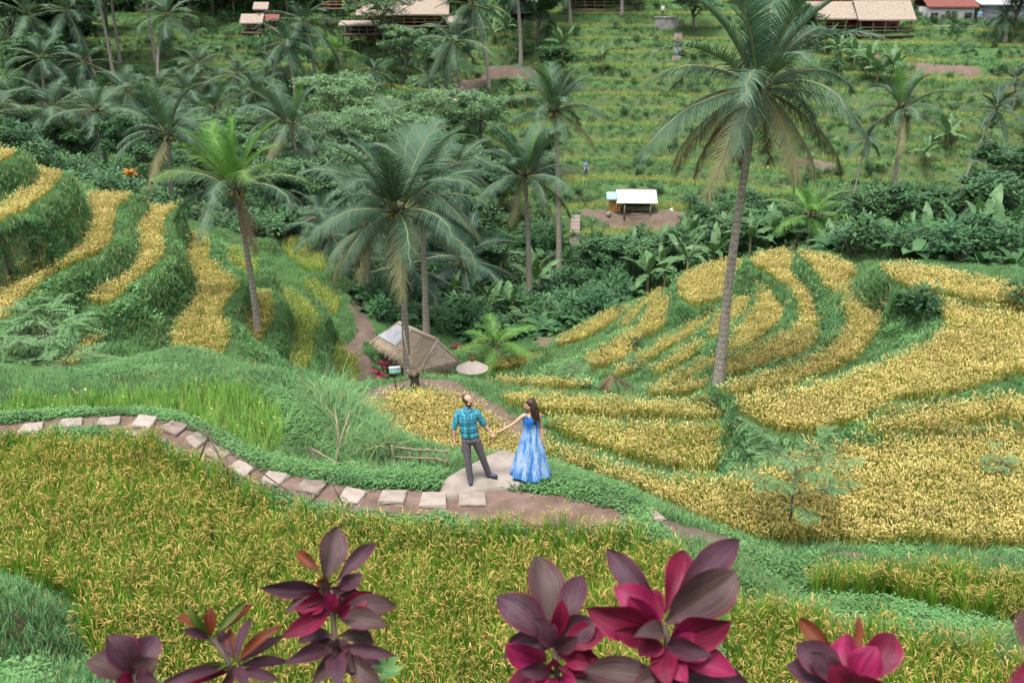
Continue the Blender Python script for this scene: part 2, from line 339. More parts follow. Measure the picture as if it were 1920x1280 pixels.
# path corridor and platform levelled a little
PATH_TOP = [(-60,798),(0,794),(100,781),(200,776),(290,779),(350,797),(420,838),(480,872),(560,893),(640,908),(720,914),(800,917),(860,916)]
PATH_BOT = [(900,985),(820,972),(700,962),(600,946),(520,922),(450,900),(385,868),(320,838),(270,818),(200,806),(100,806),(0,812),(-60,815)]
PATCH = [(860,916),(905,916),(1000,920),(1090,933),(1165,958),(1200,985),(1150,993),(1050,992),(960,990),(900,985)]
pathpoly = np.array([at_z(u, v, 0)[:2] for u, v in PATH_TOP + PATH_BOT]); patchpoly = np.array([at_z(u, v, 0)[:2] for u, v in PATCH])
PZ = np.zeros(len(px))
for P in (pathpoly, patchpoly):
    lo = P.min(0) - 1.5; hi = P.max(0) + 1.5
    ix = np.where((px > lo[0]) & (px < hi[0]) & (py > lo[1]) & (py < hi[1]))[0]
    ins = inpoly(px[ix], py[ix], P); d = polydist(px[ix], py[ix], P)
    s_ = np.where(ins, d, -d); w = np.clip((s_ + .45) / .4, 0, 1)
    Z[ix] = Z[ix] * (1 - w) + (-.02 + (vnoise(px[ix], py[ix], .6, 21) - .5) * .05) * w
    PZ[ix] = np.maximum(PZ[ix], np.clip((s_ + .1) / .25, 0, 1))
    FID[ix[ins & (d > .0)]] = -1
# dirt footpaths elsewhere: polylines on the ground (u, v, z or None -> found on the terrain), half width
HZ = Z.reshape(ny, nx); HF = FID.reshape(ny, nx)
def height(x, y):
    x = np.atleast_1d(np.asarray(x, dtype=float)); y = np.atleast_1d(np.asarray(y, dtype=float))
    i = np.clip(np.searchsorted(GX, x) - 1, 0, nx - 2); j = np.clip(np.searchsorted(GY, y) - 1, 0, ny - 2)
    fx = np.clip((x - GX[i]) / (GX[i+1] - GX[i]), 0, 1); fy = np.clip((y - GY[j]) / (GY[j+1] - GY[j]), 0, 1)
    return (HZ[j, i] * (1-fx) + HZ[j, i+1] * fx) * (1-fy) + (HZ[j+1, i] * (1-fx) + HZ[j+1, i+1] * fx) * fy
def cellof(x, y):
    i = np.clip(np.searchsorted(GX, x) - 1, 0, nx - 2); j = np.clip(np.searchsorted(GY, y) - 1, 0, ny - 2)
    i = i + ((x - GX[i]) > (GX[i+1] - GX[i]) / 2); j = j + ((y - GY[j]) > (GY[j+1] - GY[j]) / 2)
    return j, i
def hit(u, v, d0=8.0, d1=230.0, n=2500):
    """first ground point seen at a pixel"""
    d = ray(u, v); t = d0 + (d1 - d0) * (np.arange(n) / n)**1.5
    P = CAM[None] + d[None] * t[:, None]
    below = P[:, 2] < height(P[:, 0], P[:, 1])
    k = int(np.argmax(below)) if below.any() else n - 1
    return Vector(P[k])
def ground(x, y): return float(height(x, y)[0])
FOOT = [([(870,742),(900,757),(960,798),(1000,818)], .4), ([(690,748),(720,730),(780,716),(840,722),(870,742)], .5),
        ([(1330,1000),(1400,1021),(1500,1034),(1600,1041),(1750,1046),(1960,1056)], .2), ([(1180,975),(1250,990),(1330,1004)], .35),
        ([(1310,893),(1360,896),(1410,891)], .12),
        ([(668,570),(672,590),(684,610),(690,630),(660,645),(662,655),(680,668),(688,690),(690,715)], .45),
        ([(880,600),(960,562),(1020,535),(1060,500),(1085,483)], .7), ([(820,185),(880,160),(930,140),(985,128)], 1.4), ([(1108,397),(1180,405),(1258,402)], 1.1), ([(1640,110),(1740,128),(1830,135)], .6), ([(1490,300),(1560,310)],.3)]
for pts, hw in FOOT:
    G = [hit(u, v) for u, v in pts]
    for a, b in zip(G[:-1], G[1:]):
        lo = (min(a.x, b.x) - hw - 1, min(a.y, b.y) - hw - 1); hi = (max(a.x, b.x) + hw + 1, max(a.y, b.y) + hw + 1)
        ix = np.where((px > lo[0]) & (px < hi[0]) & (py > lo[1]) & (py < hi[1]))[0]
        ex, ey = b.x - a.x, b.y - a.y; t = np.clip(((px[ix] - a.x) * ex + (py[ix] - a.y) * ey) / (ex*ex + ey*ey + 1e-9), 0, 1)
        dd = np.hypot(px[ix] - a.x - t * ex, py[ix] - a.y - t * ey) + (vnoise(px[ix], py[ix], .7, 31) - .5) * .35 * hw
        PZ[ix] = np.maximum(PZ[ix], np.clip((hw - dd) / .18 + .3, 0, 1) * .9)
HP = PZ.reshape(ny, nx)
# slope (for bare earth on steep banks)
gy_, gx_ = np.gradient(HZ, GY, GX); SL = np.hypot(gx_, gy_)
def terrain_material():
    m, nt, b = new_mat('terrain')
    def attr(n):
        a = nt.nodes.new('ShaderNodeAttribute'); a.attribute_name = n; return a.outputs['Fac']
    g = nt.nodes.new('ShaderNodeNewGeometry'); pos = g.outputs['Position']
    n1 = noise(nt, 1.3, 6, .65, vec=pos); n2 = noise(nt, 9, 5, .7, vec=pos); n3 = noise(nt, .18, 3, .5, vec=pos)
    grass = ramp(nt, mathn(nt, 'ADD', mathn(nt, 'MULTIPLY', n1, .6), mathn(nt, 'MULTIPLY', n2, .4)), [(.3, (.03, .055, .02)), (.5, (.055, .11, .035)), (.7, (.09, .16, .05))])
    soil = ramp(nt, n2, [(.3, (.045, .032, .02)), (.7, (.10, .075, .045))])
    dirt = ramp(nt, mathn(nt, 'ADD', mathn(nt, 'MULTIPLY', n1, .45), mathn(nt, 'MULTIPLY', n2, .55)), [(.3, (.07, .050, .038)), (.5, (.125, .092, .070)), (.72, (.20, .155, .122))])
    steep = mathn(nt, 'MULTIPLY', attr('steep'), mathn(nt, 'MULTIPLY', mathn(nt, 'SUBTRACT', n1, .42), 5, True), True)
    c = mixc(nt, steep, grass, ramp(nt, n2, [(.3, (.05, .038, .022)), (.7, (.13, .095, .055))]))
    c = mixc(nt, attr('plot'), c, soil)
    c = mixc(nt, mathn(nt, 'MULTIPLY', mathn(nt, 'SUBTRACT', mathn(nt, 'ADD', attr('dirt'), mathn(nt, 'MULTIPLY', n2, .5)), .55), 4, True), c, dirt)
    nt.links.new(c, b.inputs['Base Color']); b.inputs['Roughness'].default_value = .95; b.inputs['Specular IOR Level'].default_value = .15
    bump(nt, b, mathn(nt, 'ADD', n2, n1), .6, .05)
terrain_material()
V = np.stack([px, py, Z], 1)
I = np.arange(nx * ny).reshape(ny, nx)
Fq = np.stack([I[:-1, :-1].ravel(), I[:-1, 1:].ravel(), I[1:, 1:].ravel(), I[1:, :-1].ravel()], 1)
me = bpy.data.meshes.new('terrain'); me.vertices.add(len(V)); me.vertices.foreach_set('co', V.ravel())
me.loops.add(Fq.size); me.loops.foreach_set('vertex_index', Fq.ravel().astype(np.int32)); me.polygons.add(len(Fq))
me.polygons.foreach_set('loop_start', np.arange(0, Fq.size, 4, dtype=np.int32))
me.polygons.foreach_set('use_smooth', np.ones(len(Fq), dtype=bool)); me.update(calc_edges=True); me.materials.append(MATS['terrain'])
for nm, arr in (('dirt', PZ), ('plot', (FID >= 0).astype(float)), ('steep', np.clip((SL.ravel() - .9) / .8, 0, 1))):
    a = me.attributes.new(nm, 'FLOAT', 'POINT'); a.data.foreach_set('value', arr.astype(np.float32))
terrain = obj('terrain', me); tag(terrain, 'stepped valley of grassed terrace banks and plots', None, kind='structure')
# ------------------------------------------------------------------ plants that nobody could count: crops, grass, undergrowth
leafmat('rice_leaf', (.12, .20, .025), (.30, .38, .06), rough=.55, trans=.3, hue=.04)
leafmat('near_leaf', (.03, .145, .018), (.24, .43, .042), rough=.5, trans=.35, hue=.03)
leafmat('near_grain', (.32, .215, .05), (.68, .51, .17), rough=.6, trans=.15, tcol=(1, .9, .5))
leafmat('rice_straw', (.34, .29, .07), (.52, .43, .12), rough=.6, trans=.25)
leafmat('rice_grain', (.42, .32, .09), (.82, .68, .27), rough=.6, trans=.15, tcol=(1, .9, .5), hue=.03)
leafmat('rice_young', (.12, .29, .06), (.31, .50, .12), rough=.5, trans=.35)
leafmat('grass_blade', (.06, .17, .06), (.20, .36, .15), rough=.55, trans=.3, hue=.06)
leafmat('far_rice', (.17, .26, .07), (.34, .43, .15), rough=.6, trans=.2)
leafmat('far_blade', (.04, .14, .05), (.15, .32, .13), rough=.6, trans=.2, hue=.05)
leafmat('grass_dry', (.20, .20, .08), (.36, .33, .15), rough=.6, trans=.2)
leafmat('cover_leaf', (.06, .16, .05), (.16, .30, .11), rough=.5, trans=.25, hue=.05)
leafmat('jungle_leaf', (.014, .055, .022), (.085, .19, .07), rough=.5, spec=.2, trans=.2, hue=.06)
leafmat('jungle_pale', (.06, .135, .06), (.16, .26, .12), rough=.45, trans=.25, hue=.05)
rnd = random.Random(3)
def blade(mb, base, az, lean, L, w, droop, m=0, segs=3, tip=.15):
    """a bending strip"""
    p = Vector(base); e = math.pi / 2 - lean; side = Vector((-math.sin(az), math.cos(az), 0))
    V = []; k = segs
    for i in range(k + 1):
        t = i / k; ww = w * (1 - t * t * (1 - tip))
        V += [p - side * ww / 2, p + side * ww / 2]
        p = p + Vector((math.cos(az) * math.cos(e), math.sin(az) * math.cos(e), math.sin(e))) * (L / k); e -= droop / k
    mb.add(V, [(2*i, 2*i+1, 2*i+3, 2*i+2) for i in range(k)], m)
def panicle(mb, base, az, H, L, w, m, sides=3, segs=4, lean=.15):
    """stem then a nodding head of grain"""
    e = math.pi / 2 - lean; p = Vector(base); dirh = Vector((math.cos(az), math.sin(az), 0))
    p = p + (dirh * math.cos(e) + Vector((0, 0, 1)) * math.sin(e)) * H
    pts = []; rad = []
    for i in range(segs + 1):
        t = i / segs; pts.append(p.copy()); rad.append(w * (.3 + .9 * math.sin(math.pi * (.12 + .8 * t))))
        p = p + (dirh * math.cos(e) + Vector((0, 0, 1)) * math.sin(e)) * (L / segs); e -= 1.7 / segs
    mb.tube(pts, rad, sides, m, cap=False)
def proto(name, mb, mats):
    o = bpy.data.objects.new(name, mb.mesh(name, mats, smooth=True)); return o
def rice_hi(seed):
    r = random.Random(seed); mb = MB()
    for i in range(46):
        a = r.uniform(0, 6.28); q = r.uniform(0, .08)
        blade(mb, (q * math.cos(a), q * math.sin(a), 0), a + r.uniform(-.6, .6), r.uniform(.02, .28), r.uniform(.40, .72), r.uniform(.010, .017), r.uniform(.05, .6), 0 if r.random() < .9 else 1, 3)
    for i in range(13):
        a = r.uniform(0, 6.28); q = r.uniform(0, .08)
        panicle(mb, (q * math.cos(a), q * math.sin(a), 0), a, r.uniform(.38, .56), r.uniform(.07, .13), r.uniform(.0045, .0075), 2, lean=r.uniform(.03, .3))
    return mb
def rice_mid(seed, gold=10, leaf=9, h=.42, straw=.4):
    r = random.Random(seed); mb = MB()
    for i in range(leaf):
        a = r.uniform(0, 6.28); q = r.uniform(0, .1)
        blade(mb, (q * math.cos(a), q * math.sin(a), 0), a, r.uniform(.05, .35), r.uniform(.85, 1.25) * h, r.uniform(.014, .024), r.uniform(.1, .9), 0 if r.random() > straw else 1, 2)
    for i in range(gold):
        a = r.uniform(0, 6.28); q = r.uniform(0, .1)
        panicle(mb, (q * math.cos(a), q * math.sin(a), 0), a, r.uniform(.7, 1.08) * h, r.uniform(.06, .11), r.uniform(.0065, .0105), 2, segs=3, lean=r.uniform(.05, .35))
    return mb
def tuft(seed, n, hmin, hmax, w, spread, droop=(.3, 1.3), dry=.08, segs=2, lean=.7):
    r = random.Random(seed); mb = MB()
    for i in range(n):
        a = r.uniform(0, 6.28); q = spread * math.sqrt(r.random())
        blade(mb, (q * math.cos(a), q * math.sin(a), 0), r.uniform(0, 6.28), r.uniform(.05, lean), r.uniform(hmin, hmax), r.uniform(.7, 1.3) * w, r.uniform(*droop), 1 if r.random() < dry else 0, segs)
    return mb
def leafq(mb, p, az, el, L, W, m=0, fold=.15):
    """small pointed leaf of four faces"""
    d = Vector((math.cos(az) * math.cos(el), math.sin(az) * math.cos(el), math.sin(el))); s = Vector((-math.sin(az), math.cos(az), 0)); n = d.cross(s)
    p = Vector(p); b = p + d * L * .45
    mb.add([p, b + s * W / 2 - n * fold * W, b, b - s * W / 2 - n * fold * W, p + d * L], [(0, 1, 2), (0, 2, 3), (1, 4, 2), (2, 4, 3)], m)
def cover(seed, n=26, R0=.16, h=.14, L=.06):
    r = random.Random(seed); mb = MB()
    for i in range(n):
        a = r.uniform(0, 6.28); q = R0 * math.sqrt(r.random())
        leafq(mb, (q * math.cos(a), q * math.sin(a), r.uniform(.1, 1) * h), r.uniform(0, 6.28), r.uniform(-.4, .5), r.uniform(.7, 1.3) * L, L * .6)
    return mb
def shrub(seed, n=240, R0=.9, h=1.3, L=.26, W=.5, lobes=6):
    r = random.Random(seed); mb = MB(); C = [(r.uniform(-.55, .55) * R0, r.uniform(-.55, .55) * R0, r.uniform(.35, .85) * h, r.uniform(.35, .6) * R0) for _ in range(lobes)]
    for i in range(n):
        cx, cy_, cz, cr = C[i % lobes]; a = r.uniform(0, 6.28); e = math.asin(r.uniform(-.5, 1)); rr = cr * r.uniform(.6, 1.05)
        leafq(mb, (cx + rr * math.cos(a) * math.cos(e), cy_ + rr * math.sin(a) * math.cos(e), max(.05, cz + rr * math.sin(e))), a + r.uniform(-.8, .8), e * .5 + r.uniform(-.7, .3), r.uniform(.7, 1.3) * L, L * W)
    for i in range(5):
        a = r.uniform(0, 6.28); mb.tube([(0, 0, -.1), (.3 * R0 * math.cos(a), .3 * R0 * math.sin(a), h * .55)], [.03, .012], 4, 1)
    return mb
plain('twig', [(.3, (.05, .038, .028)), (.7, (.13, .10, .07))], 12, .9)
def broad(seed, n=9, L=1.1, W=.42):
    """clump of big upright paddle leaves"""
    r = random.Random(seed); mb = MB()
    for i in range(n):
        a = i * 2.4 + r.uniform(-.4, .4); l = L * r.uniform(.7, 1.2); w = W * r.uniform(.8, 1.2); e = r.uniform(.6, 1.35); p = Vector((0, 0, .05))
        side = Vector((-math.sin(a), math.cos(a), 0)); V = []; k = 6; e2 = e
        for j in range(k + 1):
            t = j / k; ww = w * (.08 if j == 0 else math.sin(math.pi * (t * .9 + .08))**.7 if j < k else .02); n_ = Vector((-math.cos(a) * math.sin(e2), -math.sin(a) * math.sin(e2), math.cos(e2)))
            V += [p + side * ww / 2 + n_ * ww * .14, p, p - side * ww / 2 + n_ * ww * .14]
            p = p + Vector((math.cos(a) * math.cos(e2), math.sin(a) * math.cos(e2), math.sin(e2))) * l / k; e2 -= r.uniform(.16, .34)
        F = []
        for j in range(k): F += [(3*j, 3*j+1, 3*j+4, 3*j+3), (3*j+1, 3*j+2, 3*j+5, 3*j+4)]
        mb.add(V, F, 0)
    return mb
PROTO = {}
def protos(key, builder, seeds, mats, name):
    PROTO[key] = [proto(name, builder(s_), mats) for s_ in seeds]
protos('rice_hi', rice_hi, range(6), ['near_leaf', 'rice_straw', 'near_grain'], 'rice_clump')
protos('rice_gold', lambda s_: rice_mid(s_, 17, 14), range(10, 16), ['rice_leaf', 'rice_straw', 'rice_grain'], 'rice_clump')
protos('rice_mixed', lambda s_: rice_mid(s_, 9, 17, .42, .2), range(20, 25), ['rice_leaf', 'rice_straw', 'rice_grain'], 'rice_clump')
protos('rice_green', lambda s_: rice_mid(s_, 2, 17, .38, .08), range(30, 34), ['rice_young', 'rice_straw', 'rice_grain'], 'rice_clump')
protos('rice_young', lambda s_: tuft(s_, 28, .25, .5, .014, .07, (.1, .7), .03, 3, .4), range(40, 44), ['rice_young', 'rice_straw'], 'rice_clump')
protos('rice_far', lambda s_: rice_mid(s_, 5, 18, .5, .3), range(50, 53), ['far_rice', 'rice_straw', 'rice_straw'], 'rice_clump')
protos('grass', lambda s_: tuft(s_, 34, .07, .19, .011, .16), range(60, 65), ['grass_blade', 'grass_dry'], 'grass_tuft')
protos('grass_mid', lambda s_: tuft(s_, 26, .10, .26, .022, .24), range(70, 74), ['grass_blade', 'grass_dry'], 'grass_tuft')
protos('grass_long', lambda s_: tuft(s_, 46, .45, .95, .014, .14, (1.0, 2.6), .14, 5, .6), range(80, 84), ['grass_blade', 'grass_dry'], 'grass_tuft')
protos('grass_far', lambda s_: tuft(s_, 30, .16, .42, .04, .42), range(90, 94), ['far_blade', 'grass_dry'], 'grass_tuft')
protos('cover', cover, range(100, 104), ['cover_leaf'], 'cover_plant')
protos('cover_big', lambda s_: cover(s_, 34, .3, .32, .13), range(104, 107), ['cover_leaf'], 'cover_plant')
protos('cover_dark', lambda s_: cover(s_, 40, .34, .42, .15), range(107, 110), ['jungle_leaf'], 'cover_plant')
protos('shrub', shrub, range(110, 115), ['jungle_leaf', 'twig'], 'shrub')
protos('shrub_pale', lambda s_: shrub(s_, 260, .9, 1.3, .22), range(116, 119), ['jungle_pale', 'twig'], 'shrub')
protos('broad', broad, range(120, 124), ['jungle_leaf'], 'broad_plant')
def scatter(name, P, keys, weights=None, scl=(.8, 1.2), tilt=.12, label=None, cat=None, rz=None, smul=None):
    """one object: a point cloud with a plant on each point"""
    P = np.asarray(P, dtype=float); n = len(P)
    objs = []; pick = []
    for k in keys: pick.append((len(objs), len(PROTO[k]))); objs += PROTO[k]
    coll = bpy.data.collections.new(name + '_kinds')
    order_names = []
    for i, o in enumerate(objs):
        c = bpy.data.objects.new('%03d_%s' % (i, name), o.data); coll.objects.link(c)
    w = np.array(weights or [1] * len(keys), dtype=float); w /= w.sum()
    ki = rng.choice(len(keys), n, p=w)
    st_ = np.array([a for a, b in pick])[ki]; ln = np.array([b for a, b in pick])[ki]
    idx = (st_ + np.floor(rng.random(n) * ln)).astype(np.int32)
    me = bpy.data.meshes.new(name); me.vertices.add(n); me.vertices.foreach_set('co', P.astype(np.float32).ravel())
    a = me.attributes.new('kind_index', 'INT', 'POINT'); a.data.foreach_set('value', idx)
    rot = np.stack([(rng.random(n) - .5) * 2 * tilt, (rng.random(n) - .5) * 2 * tilt, rng.random(n) * 6.2832 if rz is None else rz], 1).astype(np.float32)
    a = me.attributes.new('turn', 'FLOAT_VECTOR', 'POINT'); a.data.foreach_set('vector', rot.ravel())
    sc = (scl[0] + (scl[1] - scl[0]) * rng.random(n)); 
    if smul is not None: sc = sc * smul
    a = me.attributes.new('size', 'FLOAT', 'POINT'); a.data.foreach_set('value', sc.astype(np.float32))
    o = obj(name, me)
    ng = bpy.data.node_groups.new(name, 'GeometryNodeTree')
    ng.interface.new_socket('Geometry', in_out='INPUT', socket_type='NodeSocketGeometry'); ng.interface.new_socket('Geometry', in_out='OUTPUT', socket_type='NodeSocketGeometry')
    N = ng.nodes; gi = N.new('NodeGroupInput'); go = N.new('NodeGroupOutput'); ci = N.new('GeometryNodeCollectionInfo'); ip = N.new('GeometryNodeInstanceOnPoints')
    ci.inputs['Collection'].default_value = coll; ci.inputs['Separate Children'].default_value = True; ci.inputs['Reset Children'].default_value = True
    ip.inputs['Pick Instance'].default_value = True
    def at(nm, ty):
        x = N.new('GeometryNodeInputNamedAttribute'); x.data_type = ty; x.inputs[0].default_value = nm; return x.outputs[0]
    L = ng.links
    L.new(gi.outputs[0], ip.inputs['Points']); L.new(ci.outputs[0], ip.inputs['Instance']); L.new(at('kind_index', 'INT'), ip.inputs['Instance Index'])
    L.new(at('turn', 'FLOAT_VECTOR'), ip.inputs['Rotation']); L.new(at('size', 'FLOAT'), ip.inputs['Scale']); L.new(ip.outputs[0], go.inputs[0])
    md = o.modifiers.new('plants', 'NODES'); md.node_group = ng
    return tag(o, label, cat, kind='stuff')
def view_ok(x, y, m=3.6):
    return (np.abs(x) < (y + 1.5) * .545 + m)
def jitter(x0, x1, y0, y1, s, j=.45):
    a, b = np.meshgrid(np.arange(x0, x1, s), np.arange(y0, y1, s)); a = a.ravel().astype(float); b = b.ravel().astype(float)
    a += (rng.random(len(a)) - .5) * 2 * j * s; b += (rng.random(len(b)) - .5) * 2 * j * s
    return a, b
def clear_of_path(x, y):
    j, i = cellof(x, y); return HP[j, i] < .35
def field_points(keys, s):
    out = []
    for k in keys:
        P = plan[k]; z = FIELDS[k][0]; lo = P.min(0); hi = P.max(0)
        x, y = jitter(lo[0], hi[0], lo[1], hi[1], s, .3)
        j, i = cellof(x, y); ok = (inpoly(x, y, P) | (polydist(x, y, P) < .1)) & view_ok(x, y) & ((HF[j, i] == names.index(k)) | (height(x, y) < z + .25) & (height(x, y) > z - .1)) & (HP[j, i] < .3)
        x, y = x[ok], y[ok]; out.append(np.stack([x, y, height(x, y) - .01], 1))
    return np.concatenate(out)
CROPS = [
 (['FG'], .19, ['rice_hi'], None, 'ripening green and gold rice filling the near field below the stone path'),
 (['M', 'N'], .20, ['rice_hi', 'rice_mixed'], [3, 1], 'mixed green and gold rice in the two small plots at the lower right'),
 (['GF'], .20, ['rice_young', 'rice_green'], [12, 1], 'bright green young rice on the strip above the curved stone path'),
 (['Y'], .185, ['rice_gold'], None, 'golden rice in the rounded plot directly behind the couple'),
 (['K'], .185, ['rice_gold', 'rice_mixed'], [5, 1], 'golden rice in the broad plot at the right behind the sapling'),
 (['J'], .19, ['rice_mixed', 'rice_gold'], [2, 1], 'greener rice in the curved plot just right of the woman'),
 (['I', 'RH', 'RG'], .20, ['rice_gold'], None, 'golden rice in the low strips around the collapsed palm-leaf shelter'),
 (['L', 'R1', 'R2'], .20, ['rice_gold'], None, 'golden rice on the widest upper plots of the right hand spur'),
 (['R3', 'R4', 'R5', 'R6', 'R7'], .205, ['rice_gold'], None, 'golden rice on the curling upper bands behind the tall palm'),
 (['RA', 'RB', 'RC', 'RD', 'RE', 'RF', 'RA2'], .21, ['rice_gold', 'rice_mixed'], [6, 1], 'golden rice on the narrow lower bands left of the tall palm'),
 (['T1', 'T2', 'T3', 'T4', 'T10', 'T11'], .21, ['rice_gold'], None, 'golden rice on the high stepped bands at the left edge'),
 (['T5', 'T7'], .21, ['rice_mixed', 'rice_gold'], [1, 1], 'yellow green rice on the wide steps left of the leaning palm trunk'),
 (['T6', 'T8', 'T9', 'T12', 'T13'], .21, ['rice_green', 'rice_mixed'], [3, 1], 'green rice on the lowest left hand steps above the hut'),
]
for keys, s_, pk, w, lab in CROPS:
    scatter('rice_crop', field_points(keys, s_), pk, w, (.85, 1.18), .14, lab, 'rice crop')
# grass on every bank, finer near the camera
def grass_band(y0, y1, s, m=3.6):
    xm = (y1 + 2) * .545 + m
    x, y = jitter(-xm, xm, y0, y1, s)
    j, i = cellof(x, y); ok = view_ok(x, y, m) & (HF[j, i] < 0) & (HP[j, i] < .3)
    return x[ok], y[ok]
PLAT = [(826,924),(832,894),(868,872),(928,842),(950,838),(985,850),(1008,866),(1030,893),(1030,902),(960,908),(905,915),(870,922)]
platpoly = np.array([at_z(u, v, 0)[:2] for u, v in PLAT])
def offplat(x, y): return ~inpoly(x, y, platpoly) & (polydist(x, y, platpoly) > .12)
x, y = grass_band(2.5, 26, .125); ok = offplat(x, y); x, y = x[ok], y[ok]
g_near = np.stack([x, y, height(x, y) - .01], 1)
cv = vnoise(x, y, 1.6, 41) > .62
scatter('bank_grass', g_near[~cv], ['grass'], None, (.8, 1.35), .25, 'short green grass covering the near banks beside the stone path', 'grass')
# leafy creeper edging along the path and around the couple
def edge_band(poly, lo, hi, s):
    a, b = poly.min(0) - 2, poly.max(0) + 2; x, y = jitter(a[0], b[0], a[1], b[1], s)
    d = polydist(x, y, poly); ins = inpoly(x, y, poly); sgn = np.where(ins, -d, d)
    j, i = cellof(x, y); ok = (sgn > lo) & (sgn < hi) & (HF[j, i] < 0) & offplat(x, y) & view_ok(x, y)
    return x[ok], y[ok]
ex, ey = edge_band(np.concatenate([pathpoly]), .04, .75, .085); ex2, ey2 = edge_band(patchpoly, .02, .7, .085)
okp = inpoly(ex2, ey2, pathpoly) | inpoly(ex2, ey2, patchpoly); ex2, ey2 = ex2[~okp], ey2[~okp]
okp = inpoly(ex, ey, patchpoly); ex, ey = ex[~okp], ey[~okp]
ex = np.concatenate([ex, ex2, x[cv]]); ey = np.concatenate([ey, ey2, y[cv]])
scatter('creeper_cover', np.stack([ex, ey, height(ex, ey) - .01], 1), ['cover'], None, (.7, 1.3), .2, 'low leafy creeper edging the stone path and the platform', 'ground cover')
x, y = grass_band(26, 60, .21)
thin = (y < 60)
g_mid = np.stack([x, y, height(x, y) - .02], 1)
bush = (vnoise(x, y, 2.0, 43) > .72)
jj, ii = cellof(x, y); level = SL[jj, ii] < .55
xs_, ys_ = grass_band(26, 56, .17); jj2, ii2 = cellof(xs_, ys_); fl2 = SL[jj2, ii2] < .55; xs_, ys_ = xs_[fl2], ys_[fl2]
scatter('ridge_turf', np.stack([xs_, ys_, height(xs_, ys_) - .01], 1), ['grass'], None, (.7, 1.15), .25, 'short bright turf on the level ridges between the rice plots', 'grass')
scatter('terrace_grass', g_mid[~bush & ~level], ['grass_mid'], None, (.8, 1.4), .3, 'green grass on the risers and ridges between the rice plots', 'grass')
scatter('terrace_weeds', g_mid[bush & ~level], ['cover_big', 'grass_mid'], [1, 1], (.7, 1.2), .2, 'patches of leafy weeds on the terrace risers', 'weeds')
# steep faces need more of it
x, y = grass_band(20, 62, .13); j, i = cellof(x, y); ok = SL[j, i] > .75; x, y = x[ok], y[ok]
scatter('riser_grass', np.stack([x, y, height(x, y) - .02], 1), ['grass_mid'], None, (.7, 1.3), .6, 'rough grass hanging on the steepest terrace faces', 'grass')
x, y = jitter(-36, 36, 20, 62, .055); j, i = cellof(x, y); ok = (SL[j, i] > 1.3) & view_ok(x, y) & (HP[j, i] < .3); x, y = x[ok], y[ok]
scatter('cliff_grass', np.stack([x, y, height(x, y) - .02], 1), ['grass_mid'], None, (.55, 1.0), .9, 'grass clinging to the near-vertical terrace walls', 'grass')
x, y = grass_band(68, 140, .8, 6); j, i = cellof(x, y); ok = (HT[j, i] < .5) & (vnoise(x, y, 3, 77) > .6); x, y = x[ok], y[ok]
scatter('riser_scrub', np.stack([x, y, height(x, y) - .05], 1), ['shrub_pale', 'shrub', 'cover_big'], [3, 2, 3], (.25, .62), .3, 'low scrub on the risers of the far rice steps', 'scrub')
x, y = grass_band(66, 140, .42, 6); j, i = cellof(x, y); ok = (HR[j, i] > .5) & (vnoise(x, y, 4, 79) > .22); x, y = x[ok], y[ok]
scatter('riser_weeds', np.stack([x, y, height(x, y) - .12], 1), ['cover_dark', 'cover_big', 'grass_far'], [4, 1, 1], (.5, 1.05), .5, 'dark leafy weeds on the risers of the far rice steps', 'weeds')
x, y = grass_band(60, 142, .46, 6); j, i = cellof(x, y); ok = HR[j, i] < .5; x, y = x[ok], y[ok]
j, i = cellof(x, y); flat = HT[j, i] > .5
zz = height(x, y)
ripe = vnoise(x, y * 2.2, 9, 47)
rice_here = flat & (ripe > .2)
scatter('hillside_grass', np.stack([x, y, zz - .03], 1)[~rice_here], ['grass_far', 'cover_big'], [3, 2], (.7, 1.3), .3, 'green grass over the far terraced hillside', 'grass')
x2, y2 = grass_band(66, 140, .30, 6); j, i = cellof(x2, y2); r2 = (HT[j, i] > .5) & (vnoise(x2, y2 * 2.2, 9, 47) > .2)
x2, y2 = x2[r2], y2[r2]
scatter('hillside_rice', np.stack([x2, y2, height(x2, y2) - .05], 1), ['rice_far', 'rice_green'], [3, 1], (.75, 1.05), .12, 'thin bands of yellow green rice on the far hillside steps', 'rice crop')

# weeds and rough tufts breaking the lawn of the banks
x, y = grass_band(9, 34, .5); ok = offplat(x, y) & (vnoise(x, y, 1.3, 71) > .58) & clear_of_path(x, y); x, y = x[ok], y[ok]
scatter('bank_weeds', np.stack([x, y, height(x, y) - .01], 1), ['grass_long', 'cover_big'], [2, 3], (.28, .6), .3, 'rough taller weeds dotted over the near banks', 'weeds')
# ------------------------------------------------------------------ palms
leafmat('palm_leaf', (.022, .06, .035), (.095, .165, .10), rough=.5, trans=.2, spec=.15)
leafmat('palm_leaf_young', (.06, .17, .03), (.14, .30, .06), rough=.4, trans=.3)
leafmat('palm_leaf_mid', (.06, .13, .035), (.16, .26, .075), rough=.45, trans=.25)
leafmat('palm_leaf_old', (.09, .10, .05), (.20, .19, .09), rough=.6, trans=.15)
leafmat('palm_leaf_dead', (.10, .065, .045), (.20, .13, .085), rough=.8, trans=.1)
leafmat('palm_leaf_dark', (.018, .045, .035), (.055, .10, .075), rough=.45, trans=.12)
plain('palm_rib', [(.3, (.11, .13, .05)), (.7, (.20, .20, .09))], 5, .6, .1)
plain('coconut', [(.3, (.18, .16, .03)), (.7, (.30, .22, .05))], 5, .5, .1)
plain('palm_fibre', [(.3, (.035, .024, .018)), (.7, (.12, .085, .06))], 9, .95, .6, .04)
